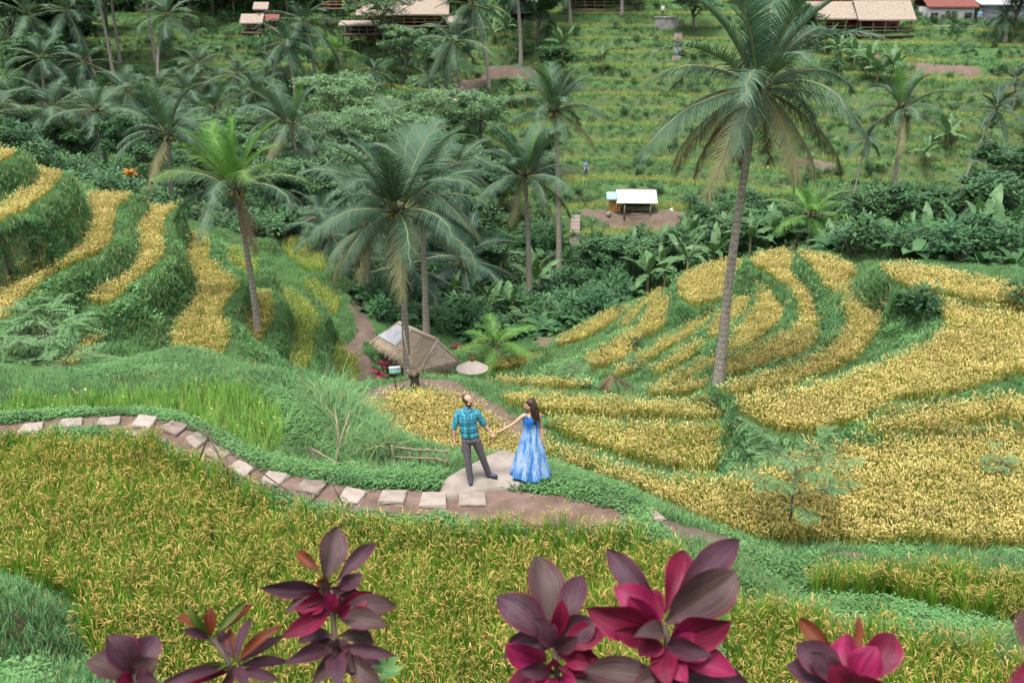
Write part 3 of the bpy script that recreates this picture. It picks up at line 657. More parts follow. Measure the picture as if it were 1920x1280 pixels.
def trunk_mat():
    m, nt, b = new_mat('palm_trunk')
    tc = nt.nodes.new('ShaderNodeTexCoord'); sp = nt.nodes.new('ShaderNodeSeparateXYZ'); nt.links.new(tc.outputs['Object'], sp.inputs[0])
    n = noise(nt, 3, 6, .7); n2 = noise(nt, 14, 4, .6)
    rings = mathn(nt, 'SINE', mathn(nt, 'ADD', mathn(nt, 'MULTIPLY', sp.outputs[2], 34.0), mathn(nt, 'MULTIPLY', n, 5.0)))
    f = mathn(nt, 'ADD', mathn(nt, 'MULTIPLY', n2, .75), mathn(nt, 'MULTIPLY', rings, .05))
    c = ramp(nt, f, [(.2, (.12, .10, .08)), (.4, (.30, .26, .21)), (.6, (.46, .41, .34))])
    nt.links.new(c, b.inputs['Base Color']); b.inputs['Roughness'].default_value = .9; bump(nt, b, f, .6, .03)
trunk_mat()
def frond_mesh(name, e0, drop, nl, mats, seed, leaflen=.24, hang=.5, wid=.016, segs=2, vshape=.35):
    """unit-length frond: rachis along +X, rising at e0 and bending down by drop"""
    r = random.Random(seed); mb = MB(); K = 12; p = Vector((0, 0, 0)); pts = []; tang = []
    e = e0
    for i in range(K + 1):
        t = i / K; d = Vector((math.cos(e), 0, math.sin(e))); pts.append(p.copy()); tang.append(d); p = p + d / K; e -= drop / K * (.4 + 1.2 * t)
    yb = [r.uniform(-.03, .03) * (i / K)**2 for i in range(K + 1)]
    pts = [q + Vector((0, yb[i], 0)) for i, q in enumerate(pts)]
    mb.tube(pts, [.013 * (1 - .85 * i / K) + .002 for i in range(K + 1)], 4, 1)
    G = Vector((0, 0, -1))
    for i in range(nl):
        t = .14 + .86 * (i + .5) / nl; f = t * K; a = min(int(f), K - 1); c = pts[a].lerp(pts[a + 1], f - a); d = tang[a].lerp(tang[a + 1], f - a).normalized()
        up = Vector((0, 1, 0)).cross(d) * -1
        if up.z < 0 and e0 > -.6: up = -up
        L = leaflen * (math.sin(math.pi * min(1, .16 + t * .80))**.6) * r.uniform(.85, 1.1)
        for s in (-1, 1):
            lat = Vector((0, s, 0)); w0 = (lat * .9 + d * (.45 + .5 * t) + up * vshape).normalized()
            q = c.copy(); V = []; w = wid * r.uniform(.8, 1.15); h = hang * r.uniform(.45, 1.55)
            for k in range(segs + 1):
                u = k / segs; dd = (w0 + G * h * (u * 1.6 + .15)).normalized(); side = dd.cross(lat.cross(d)).normalized() if k == 0 else side
                sd_ = d * (w * (1 - .9 * u) * .5)
                V += [q - sd_, q + sd_]; q = q + dd * L / segs
            mb.add(V, [(2*k, 2*k+1, 2*k+3, 2*k+2) for k in range(segs)], 0)
    return mb.mesh(name, mats)
FR = {}
for nm, e0, dr, hg, vs, ml in (('spear', 1.42, .35, .10, .35, 'palm_leaf_young'), ('up', 1.15, .9, .25, .4, 'palm_leaf'), ('mid', .75, 1.3, .5, .35, 'palm_leaf'), ('out', .35, 1.35, .8, .2, 'palm_leaf'),
                               ('low', -.1, 1.2, 1.1, .1, 'palm_leaf'), ('hang', -.65, .75, 1.2, 0, 'palm_leaf_old'), ('dead', -1.05, .5, 1.2, 0, 'palm_leaf_dead')):
    FR[nm] = [frond_mesh('frond', e0 + dv, dr + dv, 50, [ml, 'palm_rib'], 5 + k, .27, hg, .018, 3, vs) for k, dv in enumerate((0, .18))]
FR['up2'] = [frond_mesh('frond', 1.2 + dv, .9, 42, ['palm_leaf_young', 'palm_rib'], 5 + k, .27, .2, .0165, 3, .4) for k, dv in enumerate((0, -.2))]
FR['mid2'] = [frond_mesh('frond', .7 + dv, 1.3, 42, ['palm_leaf_mid', 'palm_rib'], 15 + k, .27, .55, .0165, 3, .3) for k, dv in enumerate((0, -.25))]
def joined_crown(seed, mat, nf=20, nl=26, leaflen=.27, hang=.8, lo=-.9, spread=1.0, wid=.03):
    r = random.Random(seed); V = []; F = []; M = []
    for i in range(nf):
        u = i / (nf - 1); e0 = 1.35 - (1.35 - lo) * u**.85 + r.uniform(-.1, .1); m = frond_mesh('frond', e0, 1.25 - .5 * u, nl, [mat, 'palm_rib'], seed * 31 + i, leaflen, hang * (.3 + u), wid, 2, .3 * (1 - u))
        co = np.empty(len(m.vertices) * 3); m.vertices.foreach_get('co', co); co = co.reshape(-1, 3); az = i * 2.399 + r.uniform(-.25, .25); sc = r.uniform(.8, 1.1) * (.75 + .25 * min(1, u * 3))
        c, s = math.cos(az), math.sin(az); co = np.stack([co[:, 0] * c - co[:, 1] * s, co[:, 0] * s + co[:, 1] * c, co[:, 2]], 1) * sc
        b = len(V); V += co.tolist(); F += [tuple(k + b for k in p.vertices) for p in m.polygons]; M += [p.material_index for p in m.polygons]; bpy.data.meshes.remove(m)
    return mkmesh('crown', V, F, [mat, 'palm_rib'], M)
CROWN = {'grey': [joined_crown(i, 'palm_leaf') for i in range(4)], 'dark': [joined_crown(10 + i, 'palm_leaf_dark', 16, 30, .2, .5, -.5) for i in range(2)],
         'green': [joined_crown(20 + i, 'palm_leaf_young', 14, 24, .28, .6, -.3) for i in range(2)]}
def nutcluster(mb, n, r0, sz, seed):
    r = random.Random(seed)
    for i in range(n):
        a = r.uniform(0, 6.28); q = r.uniform(.5, 1) * r0; c = Vector((q * math.cos(a), q * math.sin(a), r.uniform(-.5, -.1) * r0 * 1.8))
        for st_ in range(1):
            V = []; K = 6; N_ = 7
            for k in range(K + 1):
                f = math.pi * k / K
                for j in range(N_): V.append(c + Vector((sz * math.sin(f) * math.cos(6.283*j/N_), sz * math.sin(f) * math.sin(6.283*j/N_), sz * 1.25 * math.cos(f))))
            mb.add(V, [(k*N_+j, k*N_+(j+1) % N_, (k+1)*N_+(j+1) % N_, (k+1)*N_+j) for k in range(K) for j in range(N_)], 0)
_nb = MB(); nutcluster(_nb, 1, 0, .10, 1); NUT = _nb.mesh('coconut', ['coconut'])
def palm(base, crown, L, label, kind='grey', fronds=0, seed=0, r0=.17, group=None, nuts=True, seq=None, tilt=0.0, cat='palm tree'):
    """base, crown: points; fronds>0 builds each frond as a part"""
    r = random.Random(seed * 7 + 1); base = Vector(base); crown = Vector(crown); t = empty('coconut_palm' if kind == 'grey' else 'palm_tree', base, 0, label, cat, group)
    top = crown - base; mb = MB(); K = 18; pts = []; rad = []
    bend = Vector((-top.x * .28, -top.y * .28, 0))
    for i in range(K + 1):
        u = i / K; q = top * u + bend * math.sin(math.pi * u) * .8; pts.append(q)
        rad.append(r0 * (1.0 - .42 * u + .55 * math.exp(-u * 16)) )
    pts[0] = pts[0] + Vector((0, 0, -.3)); mb.tube(pts, rad, 10, 0); mb.build('trunk', 'palm_trunk', t)
    if fronds:
        fb = MB()       # fibrous heart of the crown
        for i in range(30):
            a = r.uniform(0, 6.28); e = r.uniform(-1.2, 1.2); q = Vector((math.cos(a) * math.cos(e), math.sin(a) * math.cos(e), math.sin(e)))
            fb.tube([top + q * .05, top + q * r0 * 1.6 + Vector((0, 0, .1)), top + q * r0 * 2.6], [.05, .04, .012], 4)
        fb.build('crown_heart', 'palm_fibre', t)
        seq = seq or (['spear'] * 1 + ['up'] * 4 + ['mid'] * 5 + ['out'] * 5 + ['low'] * 4 + ['hang'] * 3 + ['dead'] * 1)
        for i in range(fronds):
            nm = seq[int(i * len(seq) / fronds)]; m = FR[nm][i % 2]
            az = i * 2.399 + r.uniform(-.25, .25) + seed
            sc = L * r.uniform(.85, 1.08) * (.8 if nm in ('spear', 'dead') else 1)
            obj('frond', m, t, top + Vector((math.cos(az), math.sin(az), 0)) * r0 * .6, (r.uniform(-.25, .25), 0, az), sc)
        if nuts:
            for q_ in range(7):
                a = r.uniform(0, 6.28); obj('coconut', NUT, t, top + Vector((r0 * 1.7 * math.cos(a), r0 * 1.7 * math.sin(a), -.12 - .3 * r.random())), (r.uniform(-.5, .5), r.uniform(-.5, .5), 0))
    else:
        obj('crown', CROWN[kind][seed % len(CROWN[kind])], t, top, (r.uniform(-.12, .12), r.uniform(-.12, .12), r.uniform(0, 6.28)), L)
    return t
def palm_px(bu, bv, cu, cv, L, label, bd=None, hidden=None, **k):
    """base at pixel (bu,bv) on the ground (or at distance bd, on the ground below), crown centre above it at pixel (cu,cv)"""
    if bd: p = Vector(at_d(bu, bv, bd)); p.z = ground(p.x, p.y)
    else: p = hit(bu, bv)
    d = ray(cu, cv); tt = p.y / d[1]; c = Vector(CAM + d * tt)
    return palm(p, c, L, label, **k)
SEQB = ['up'] * 6 + ['mid'] * 4 + ['out'] * 6 + ['low'] * 5 + ['hang'] * 8 + ['dead'] * 3
palm_px(1345, 738, 1422, 165, 3.75, 'tallest coconut palm, pale leaning trunk rising from the golden plots at right', bd=31.5, fronds=32, seed=3, r0=.165, seq=SEQB)
palm_px(492, 705, 440, 352, 3.3, 'coconut palm with bright green centre fronds above the left terraces', bd=42, fronds=22, seed=5, r0=.15, seq=['spear'] * 2 + ['up2'] * 5 + ['mid2'] * 6 + ['out'] * 4 + ['low'] * 4 + ['dead'] * 1)
palm_px(765, 705, 745, 398, 3.9, 'coconut palm whose trunk crosses in front of the thatched hut', bd=40.5, fronds=28, seed=8, r0=.17, seq=['up'] * 6 + ['mid'] * 5 + ['out'] * 5 + ['low'] * 6 + ['hang'] * 5)
palm_px(800, 640, 790, 352, 3.9, 'coconut palm close behind the one crossing the hut', bd=50, fronds=22, seed=11, r0=.17, seq=['up'] * 5 + ['mid'] * 5 + ['out'] * 5 + ['low'] * 4 + ['hang'] * 3)
palm_px(992, 622, 985, 332, 3.6, 'slim straight coconut palm in the middle above the footpath', bd=61, fronds=22, seed=13, r0=.19, seq=['spear'] + ['up'] * 5 + ['mid'] * 4 + ['out'] * 4 + ['low'] * 4 + ['hang'] * 4)
palm_px(1048, 528, 1040, 210, 3.7, 'coconut palm with pale trunk left of the lower hillside stairs', bd=70, fronds=20, seed=17, r0=.21, seq=['spear'] + ['up'] * 6 + ['mid'] * 4 + ['out'] * 4 + ['low'] * 3 + ['hang'] * 3)
palm_px(692, 590, 690, 428, 3.6, 'coconut palm left of the hut palm with grey drooping fronds', bd=54, fronds=18, seed=19, r0=.17)
palm_px(1675, 372, 1692, 205, 3.7, 'coconut palm standing alone among bananas on the right hillside', bd=80, fronds=18, seed=23, r0=.2)
palm_px(318, 352, 317, 252, 4.2, 'coconut palm with orange centre below the left terraces crest', bd=70, fronds=18, seed=29, r0=.2)
palm_px(575, 400, 545, 238, 4.0, 'coconut palm with dark hanging fronds behind the green-centred one', bd=76, fronds=18, seed=31, r0=.2)
GP = 'coconut palms on the far slope'
FARP = [(862,192,850,76,4.2,None),(918,182,886,10,4.6,None),(555,190,535,80,4.2,None),(594,166,568,40,5.0,None),(297,150,314,30,4.4,None),
 (60,250,27,200,4.6,92),(137,312,100,202,4.6,90),(206,346,182,208,4.6,88),(345,260,350,172,4.0,100),(420,250,404,205,4.2,96),(480,270,478,178,4.4,98),(450,200,446,140,3.6,110),(380,190,372,120,3.6,118),
 (90,150,52,30,5.2,None),(178,148,126,22,5.0,None),(214,150,168,-60,5.0,None),(226,122,198,-70,5.0,None),(292,122,262,-60,5.0,None),(977,126,962,-75,5.0,None),(1070,45,1050,-60,4.6,None),(1166,30,1164,-80,4.4,None),
 (745,300,742,232,4.0,86),(640,132,634,96,3.0,None),(700,420,640,330,4.0,80),(1885,75,1886,30,2.6,None),(500,330,520,222,4.2,90),(250,230,262,178,4.0,108),(880,330,800,285,4.0,78)]
PLAB = ['small coconut palm standing right of the far cafe roofs','coconut palm leaning left above the dirt slope, crown at the top edge','pale coconut palm with drooping crown left of the tall thin one','tall thin dark-trunked coconut palm in front of the far kiosks','coconut palm with skirt of dead fronds over the upper left terraces',
 'coconut palm at the left edge above the golden steps','second coconut palm from the left above the golden steps','third coconut palm from the left with round dark crown above the golden steps','grey green coconut palm crown left of the green-centred palm, highest','grey green coconut palm crown just above the green-centred palm','pale coconut palm crown right above the green-centred palm','small coconut palm far up between left terraces and kiosks','small coconut palm near the upper left rice steps',
 'coconut palm in the top left corner','coconut palm right of the top left corner one, leaning left','leaning palm trunk at upper left whose crown is cut off','shorter leaning palm trunk beside the cut-off one at upper left','thin leaning palm trunk over the upper left rice steps','bare pale palm trunk rising out of frame above the dirt slope','thin palm trunk by the upper hillside houses, cut by the frame','short pale palm trunk at the top edge above the rice steps',
 'low coconut palm with long flat grey fronds in the centre','small yellowish coconut palm below the far kiosks','coconut palm with pale fronds left of the centre palms','short palm on the terrace beside the white house','coconut palm behind the dark hanging fronds','coconut palm crown between the left trees, half hidden','coconut palm half hidden right of the centre palms']
for i, (bu, bv, cu, cv_, L, bd) in enumerate(FARP):
    palm_px(bu, bv, cu, cv_, L, PLAB[i], bd=bd, seed=40 + i, r0=.2, group=GP, nuts=False, kind='green' if i == 22 else 'grey')
DARKP = [(700,175,700,135,2.6,None,'dark feathery palm on the grassy slope left of centre'),(806,195,806,148,2.6,None,'dark small palm beside the blue parasol'),(838,200,838,152,2.4,None,'dark small palm left of the blue parasol trunk'),(880,620,868,490,4.6,60,'dark blue-green sugar palm behind the thatched hut'),(770,600,765,500,4.4,57,'dark blue-green sugar palm left behind the hut palms'),
 (1590,412,1625,262,2.2,78,'slender leaning palm right of the tallest palm'),(1770,490,1868,205,2.6,70,'thin long-stemmed palm leaning right on the right slope'),(1900,200,1905,150,2.6,None,'dark palm crown at the right edge')]
for i, (bu, bv, cu, cv_, L, bd, lab) in enumerate(DARKP):
    palm_px(bu, bv, cu, cv_, L, lab, bd=bd, seed=80 + i, r0=.1, kind='dark', nuts=False)
for k_, (bu, bv, cu, cv_, L, bd, lab) in enumerate([(232,240,236,172,4.2,104,'grey coconut palm crown right of the third left palm'),(300,230,300,165,4.0,108,'grey coconut palm crown high in the left valley'),(80,170,78,110,4.4,112,'coconut palm crown under the top left corner palms'),(160,180,158,118,4.2,114,'coconut palm crown between the leaning trunks'),(520,180,515,128,3.8,112,'coconut palm crown below the kiosks'),(612,300,610,250,4.0,94,'grey coconut palm crown in the valley, left of centre'),(585,360,590,318,4.0,84,'grey coconut palm crown above the low grey palm'),(665,370,662,318,4.0,80,'grey coconut palm crown behind the hut palms'),(436,300,440,248,4.0,92,'grey coconut palm crown right behind the green-centred one'),(700,320,696,275,3.8,86,'grey coconut palm crown left of the flat-fronded one'),(20,280,-10,215,4.6,88,'coconut palm cut by the left frame edge')]):
    palm_px(bu, bv, cu, cv_, L, lab, bd=bd, seed=130 + k_, r0=.2, group=GP, nuts=False)
YOUNG = [(625,560,622,440,3.4,60,'grey palm crown left of the hut palms, low'),(860,520,858,310,3.8,66,'grey palm crown right of the centre pair'),(545,500,600,405,3.2,64,'low grey palm between the left terraces and hut palms'),(935,665,930,648,2.2,47,'young palm with pale arching fronds by the bamboo rail'),(1520,420,1520,405,3.4,66,'young trunkless palm under the tallest palm'),(1660,478,1660,466,2.6,58,'young trunkless palm with stiff fronds behind the golden spur'),(1885,400,1885,360,3.6,60,'grey ragged palm at the right edge above the golden spur'),(640,640,640,470,3.0,62,'pale palm at the left edge of the jungle hollow')]
for i, (bu, bv, cu, cv_, L, bd, lab) in enumerate(YOUNG):
    palm_px(bu, bv, cu, cv_, L, lab, bd=bd, seed=90 + i, r0=.12, kind='green' if 3 <= i < 6 else 'grey', nuts=False)
# ------------------------------------------------------------------ bananas
leafmat('banana_leaf', (.045, .115, .04), (.13, .24, .10), rough=.45, trans=.25, spec=.25)
plain('banana_stem', [(.3, (.10, .10, .045)), (.7, (.20, .17, .08))], 4, .7, .2)
def banana_leaf(seed, e0, dr):
    r = random.Random(seed); mb = MB(); K = 9; p = Vector((0, 0, 0)); e = e0; prof = [.10, .5, .85, 1, 1, .95, .85, .65, .4, .05]
    C = []
    for i in range(K + 1):
        C.append((p.copy(), e)); p = p + Vector((math.cos(e), 0, math.sin(e))) / K; e -= dr / K * (.5 + i / K)
    for i in range(K):
        (a, ea), (b, eb) = C[i], C[i + 1]
        for s in (-1, 1):
            wa, wb = prof[i] * .15, prof[i + 1] * .15; sag = r.uniform(.1, .6); gap = .92 if r.random() < .4 else 1.0
            na = Vector((-math.sin(ea), 0, math.cos(ea))); b2 = a.lerp(b, gap)
            mb.add([a, b2, b2 + Vector((0, s * wb, 0)) - na * wb * sag, a + Vector((0, s * wa, 0)) - na * wa * sag], [(0, 1, 2, 3)], 0)
    mb.tube([c[0] for c in C], [.012 * (1 - .8 * i / K) for i in range(K + 1)], 4, 1)
    return mb.mesh('leaf', ['banana_leaf', 'palm_rib'])
BL = [banana_leaf(1, 1.25, .7), banana_leaf(2, .95, 1.2), banana_leaf(3, .6, 1.5), banana_leaf(4, .2, 1.2)]
def banana(p, h, L, label, group, seed):
    r = random.Random(seed); t = empty('banana_plant', p, 0, label, 'banana plant', group); mb = MB()
    lx, ly = r.uniform(-.15, .15), r.uniform(-.15, .15); mb.tube([(0, 0, -.2), (lx * .5, ly * .5, h * .5), (lx, ly, h)], [.13, .10, .06], 7); mb.build('stem', 'banana_stem', t)
    n = r.randint(6, 9)
    for i in range(n):
        az = i * 2.399 + r.uniform(-.4, .4) + seed; obj('leaf', BL[0 if i == 0 else min(3, i * 4 // n)], t, (lx, ly, h * .96), (r.uniform(-.3, .3), 0, az), L * r.uniform(.8, 1.1))
    return t
BAN = [(905,580,56),(925,600,54),(868,590,58),(960,610,55),(890,540,62),(845,575,57),(1000,520,66),(940,470,70),(1250,500,62),(1215,510,61),(1290,480,60),(1180,470,70),(1340,470,63),(1230,460,70),
 (1560,460,62),(1590,465,60),(1620,470,60),(1700,470,58),(1740,470,58),(1790,490,54),(1830,500,52),(1880,520,50),(1540,430,66),(1480,430,68),(1440,440,66),(1410,440,64),(1660,420,68),(1720,400,72),(1760,360,78),(1790,320,82),(1820,300,86),(1850,290,86),(1740,280,90),(1780,250,92),(1860,240,92),(1900,300,84),(1580,420,70),(1620,400,72),
 (1545,110,None),(1570,125,None),(1600,135,None),(1530,95,None),(1620,150,None),(830,130,None),(905,75,None),(925,90,None),(945,85,None),(880,215,92),(900,230,90),(960,190,98),(985,170,98),(1130,140,None),(1052,115,None),(1670,160,None),(1640,170,None),(240,345,80),(280,350,78),(330,380,72),(840,560,60),(1290,440,72),(1360,420,74),(1500,400,74),(1690,380,76)]
BPL = []
for i, (u, v, d) in enumerate(BAN):
    if d: p = Vector(at_d(u, v, d)); p.z = ground(p.x, p.y)
    else: p = hit(u, v)
    want = CAM + ray(u, v) * (d or 1); h = 1.9 if not d else max(1.2, min(3.2, want[2] - p.z))
    near = min([(abs(a - u) + abs(b - v), n) for a, b, n in ((880,660,'behind the parasol'),(1040,540,'beside the jungle footpath'),(1190,440,'below the white-roofed hut'),(1345,470,'left of the tallest palm trunk'),(1560,450,'behind the golden spur crest'),(1760,470,'above the upper right golden plot'),(1690,330,'around the lone right palm'),(1560,110,'below the thatched cafe'),(890,100,'under the far cafe roofs'),(900,215,'near the blue parasol'),(280,350,'behind the left terrace crest'),(1850,280,'at the right edge slope'),(1120,130,'on the upper middle rice steps'))])[1]
    BPL.append((near, u, i, p, h))
ORD = ['leftmost', 'second from the left', 'third from the left', 'fourth from the left', 'fifth from the left', 'sixth from the left', 'seventh from the left', 'eighth from the left', 'ninth from the left', 'tenth from the left']
for nr in sorted(set(b_[0] for b_ in BPL)):
    for k, (_, u, i, p, h) in enumerate(sorted([b_ for b_ in BPL if b_[0] == nr], key=lambda b_: b_[1])):
        banana(p, h, random.Random(i).uniform(1.7, 2.4), 'banana plant, %s of those %s' % (ORD[min(k, 9)], nr), 'banana plants ' + nr, i)
# ------------------------------------------------------------------ broadleaf trees
plain('bark', [(.3, (.07, .06, .05)), (.6, (.17, .15, .12)), (.8, (.28, .25, .21))], 10, .9, .5, .03)
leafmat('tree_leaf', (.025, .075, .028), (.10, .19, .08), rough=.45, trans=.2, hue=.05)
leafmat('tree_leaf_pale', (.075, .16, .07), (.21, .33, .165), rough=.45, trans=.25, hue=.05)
def tree_meshes(seed, mat, h=6.0, R0=2.6, n=6500, flat=.6, L=.34, clumps=40):
    r = random.Random(seed); tb = MB(); cb = MB(); tips = []
    tb.tube([(0, 0, -.3), (r.uniform(-.15, .15), r.uniform(-.15, .15), h * .35), (r.uniform(-.3, .3), r.uniform(-.3, .3), h * .62)], [.16, .12, .08], 8)
    for i in range(9):
        a = i * 2.399 + r.uniform(-.3, .3); z0 = h * r.uniform(.3, .6); q = R0 * r.uniform(.55, .95); z1 = h * r.uniform(.6, .95)
        mid = Vector((q * .45 * math.cos(a), q * .45 * math.sin(a), z0 + (z1 - z0) * .6)); tip = Vector((q * math.cos(a), q * math.sin(a), z1)); tb.tube([(0, 0, z0), mid, tip], [.07, .045, .015], 5); tips += [mid, tip]
    C = []
    for i in range(clumps):
        b = tips[i % len(tips)] if i < len(tips) else Vector((R0 * r.uniform(-.7, .7), R0 * r.uniform(-.7, .7), h * r.uniform(.65, 1.02)))
        C.append((b + Vector((r.uniform(-.3, .3), r.uniform(-.3, .3), r.uniform(-.1, .3))), R0 * r.uniform(.16, .34)))
    for i in range(n):
        c, cr = C[i % clumps]; a = r.uniform(0, 6.28); e = math.asin(r.uniform(-.6, 1)); q = cr * r.uniform(.35, 1.1)
        leafq(cb, c + Vector((q * math.cos(a) * math.cos(e), q * math.sin(a) * math.cos(e), q * flat * math.sin(e))), r.uniform(0, 6.28), r.uniform(-.7, .4), L * r.uniform(.6, 1.3), L * .5)
    return tb.mesh('trunk', ['bark']), cb.mesh('crown', [mat])
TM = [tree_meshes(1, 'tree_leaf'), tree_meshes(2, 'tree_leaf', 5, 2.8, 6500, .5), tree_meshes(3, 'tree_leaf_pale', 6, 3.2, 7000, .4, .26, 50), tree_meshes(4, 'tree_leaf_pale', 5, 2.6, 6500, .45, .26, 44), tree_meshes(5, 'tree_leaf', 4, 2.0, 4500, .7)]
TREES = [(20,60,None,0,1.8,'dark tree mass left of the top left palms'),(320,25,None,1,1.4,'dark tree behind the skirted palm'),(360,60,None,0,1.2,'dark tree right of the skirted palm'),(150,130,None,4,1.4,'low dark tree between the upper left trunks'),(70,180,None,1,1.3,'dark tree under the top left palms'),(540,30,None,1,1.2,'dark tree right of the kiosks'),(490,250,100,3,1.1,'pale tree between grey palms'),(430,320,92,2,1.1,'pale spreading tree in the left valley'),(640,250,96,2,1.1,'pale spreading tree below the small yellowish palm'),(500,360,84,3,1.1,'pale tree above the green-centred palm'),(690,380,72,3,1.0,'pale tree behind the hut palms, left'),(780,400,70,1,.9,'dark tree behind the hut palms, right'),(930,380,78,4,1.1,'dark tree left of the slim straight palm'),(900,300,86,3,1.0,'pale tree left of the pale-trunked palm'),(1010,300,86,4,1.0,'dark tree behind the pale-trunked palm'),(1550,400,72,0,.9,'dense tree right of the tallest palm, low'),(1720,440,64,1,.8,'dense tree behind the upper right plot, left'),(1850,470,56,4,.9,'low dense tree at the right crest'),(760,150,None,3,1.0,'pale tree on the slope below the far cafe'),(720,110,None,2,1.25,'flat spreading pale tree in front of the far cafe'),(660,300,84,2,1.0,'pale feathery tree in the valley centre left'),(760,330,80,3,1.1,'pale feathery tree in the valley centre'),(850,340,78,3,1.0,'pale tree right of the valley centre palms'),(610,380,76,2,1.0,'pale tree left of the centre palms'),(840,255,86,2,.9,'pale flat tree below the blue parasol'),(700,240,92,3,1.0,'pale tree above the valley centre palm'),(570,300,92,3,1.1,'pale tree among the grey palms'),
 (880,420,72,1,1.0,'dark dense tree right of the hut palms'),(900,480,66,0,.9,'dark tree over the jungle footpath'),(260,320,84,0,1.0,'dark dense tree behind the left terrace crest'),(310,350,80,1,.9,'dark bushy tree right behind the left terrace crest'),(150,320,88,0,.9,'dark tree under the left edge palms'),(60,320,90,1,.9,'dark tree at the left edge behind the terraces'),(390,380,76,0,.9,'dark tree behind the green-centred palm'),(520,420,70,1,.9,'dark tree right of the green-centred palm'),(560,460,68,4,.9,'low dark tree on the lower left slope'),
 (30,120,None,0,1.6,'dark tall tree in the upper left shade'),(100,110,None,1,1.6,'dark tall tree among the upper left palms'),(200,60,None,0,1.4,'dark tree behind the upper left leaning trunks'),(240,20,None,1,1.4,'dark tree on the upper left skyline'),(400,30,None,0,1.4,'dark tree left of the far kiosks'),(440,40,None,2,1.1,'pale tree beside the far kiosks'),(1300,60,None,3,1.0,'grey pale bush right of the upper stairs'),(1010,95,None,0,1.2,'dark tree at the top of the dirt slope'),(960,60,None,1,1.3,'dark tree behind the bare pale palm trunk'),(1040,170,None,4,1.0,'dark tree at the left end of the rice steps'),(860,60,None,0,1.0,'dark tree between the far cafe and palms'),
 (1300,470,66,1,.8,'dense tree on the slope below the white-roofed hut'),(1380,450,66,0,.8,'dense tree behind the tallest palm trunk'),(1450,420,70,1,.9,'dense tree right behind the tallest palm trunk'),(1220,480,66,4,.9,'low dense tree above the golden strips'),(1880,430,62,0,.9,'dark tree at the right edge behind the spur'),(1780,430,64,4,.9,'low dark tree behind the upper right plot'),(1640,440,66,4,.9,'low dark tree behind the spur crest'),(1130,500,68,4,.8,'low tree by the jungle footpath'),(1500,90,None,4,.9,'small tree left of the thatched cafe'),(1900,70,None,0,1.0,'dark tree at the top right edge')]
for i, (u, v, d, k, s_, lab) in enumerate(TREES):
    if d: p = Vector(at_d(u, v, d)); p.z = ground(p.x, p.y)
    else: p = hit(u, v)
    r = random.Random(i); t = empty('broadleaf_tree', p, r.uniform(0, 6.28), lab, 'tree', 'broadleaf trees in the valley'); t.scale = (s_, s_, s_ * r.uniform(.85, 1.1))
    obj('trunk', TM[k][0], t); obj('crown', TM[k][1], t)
# ------------------------------------------------------------------ undergrowth of the gully and the slopes
def ugrow(n_s, y0, y1):
    xm = (y1 + 2) * .545 + 5; x, y = jitter(-xm, xm, y0, y1, n_s); return x[view_ok(x, y, 5)], y[view_ok(x, y, 5)]
x, y = ugrow(.95, 37, 86); z = height(x, y); uu = []
q = np.stack([x, y, z], 1); w_ = (q - CAM) @ _f; U = 960 + FPX * ((q - CAM) @ _r) / w_; Vv = 640 - FPX * ((q - CAM) @ _u) / w_
j, i = cellof(x, y)
# densely overgrown hollow between the two terraced spurs, and the gully behind the right one
cr = np.interp(U, [0, 60, 150, 240, 340, 400, 401, 1149, 1150, 1180, 1276, 1324, 1400, 1480, 1600, 1655, 1780, 1920, 2100], [275, 300, 330, 350, 378, 420, -99, -99, 560, 560, 512, 484, 474, 458, 488, 486, 496, 536, 590])
behind = (Vv < cr) & (y > 36) & (y < 84) & ((U > 1290) | (Vv > 428) | (U < 420)) & ((Vv > 372) | (U < 420))
yard = ((U > 1085) & (U < 1285) & (Vv < 462)) | ((U > 1050) & (U < 1105) & (Vv > 395) & (Vv < 500))
dense = ~yard & (HF[j, i] < 0) & (HP[j, i] < .3) & (behind | ((U > 655) & (U < 1160) & (Vv > 440) & (y > 47) & (y < 76)) | ((U < 650) & (y > 56) & (Vv < 450))) & ((U < 1060) | (U > 1290) | (Vv > 428))
P = np.stack([x, y, z - .1], 1)[dense]
scatter('jungle_undergrowth', P, ['shrub', 'broad', 'shrub_pale'], [4, 4, 2], (.55, 1.35), .15, 'dark tangled undergrowth filling the gully between the terraces', 'undergrowth')
x, y = ugrow(2.3, 72, 150); z = height(x, y); j, i = cellof(x, y); keepm = (vnoise(x, y, 9, 61) + .25 * rng.random(len(x)) > np.where((x > 5) & (x < 24), .98, np.where((x > 26) & (y < 112), .86, .45))) & (HP[j, i] < .2)
scatter('hillside_shrubs', np.stack([x, y, z - .1], 1)[keepm], ['shrub', 'shrub_pale', 'broad'], [2, 5, 1], (.6, 1.4), .15, 'scattered shrubs on the far hillside', 'shrubs')
x, y = ugrow(3.0, 140, 200); z = height(x, y)
scatter('ridge_wood', np.stack([x, y, z - .1], 1), ['shrub', 'shrub_pale'], [3, 1], (2.2, 4.0), .1, 'dark wood closing the far ridge', 'wood')
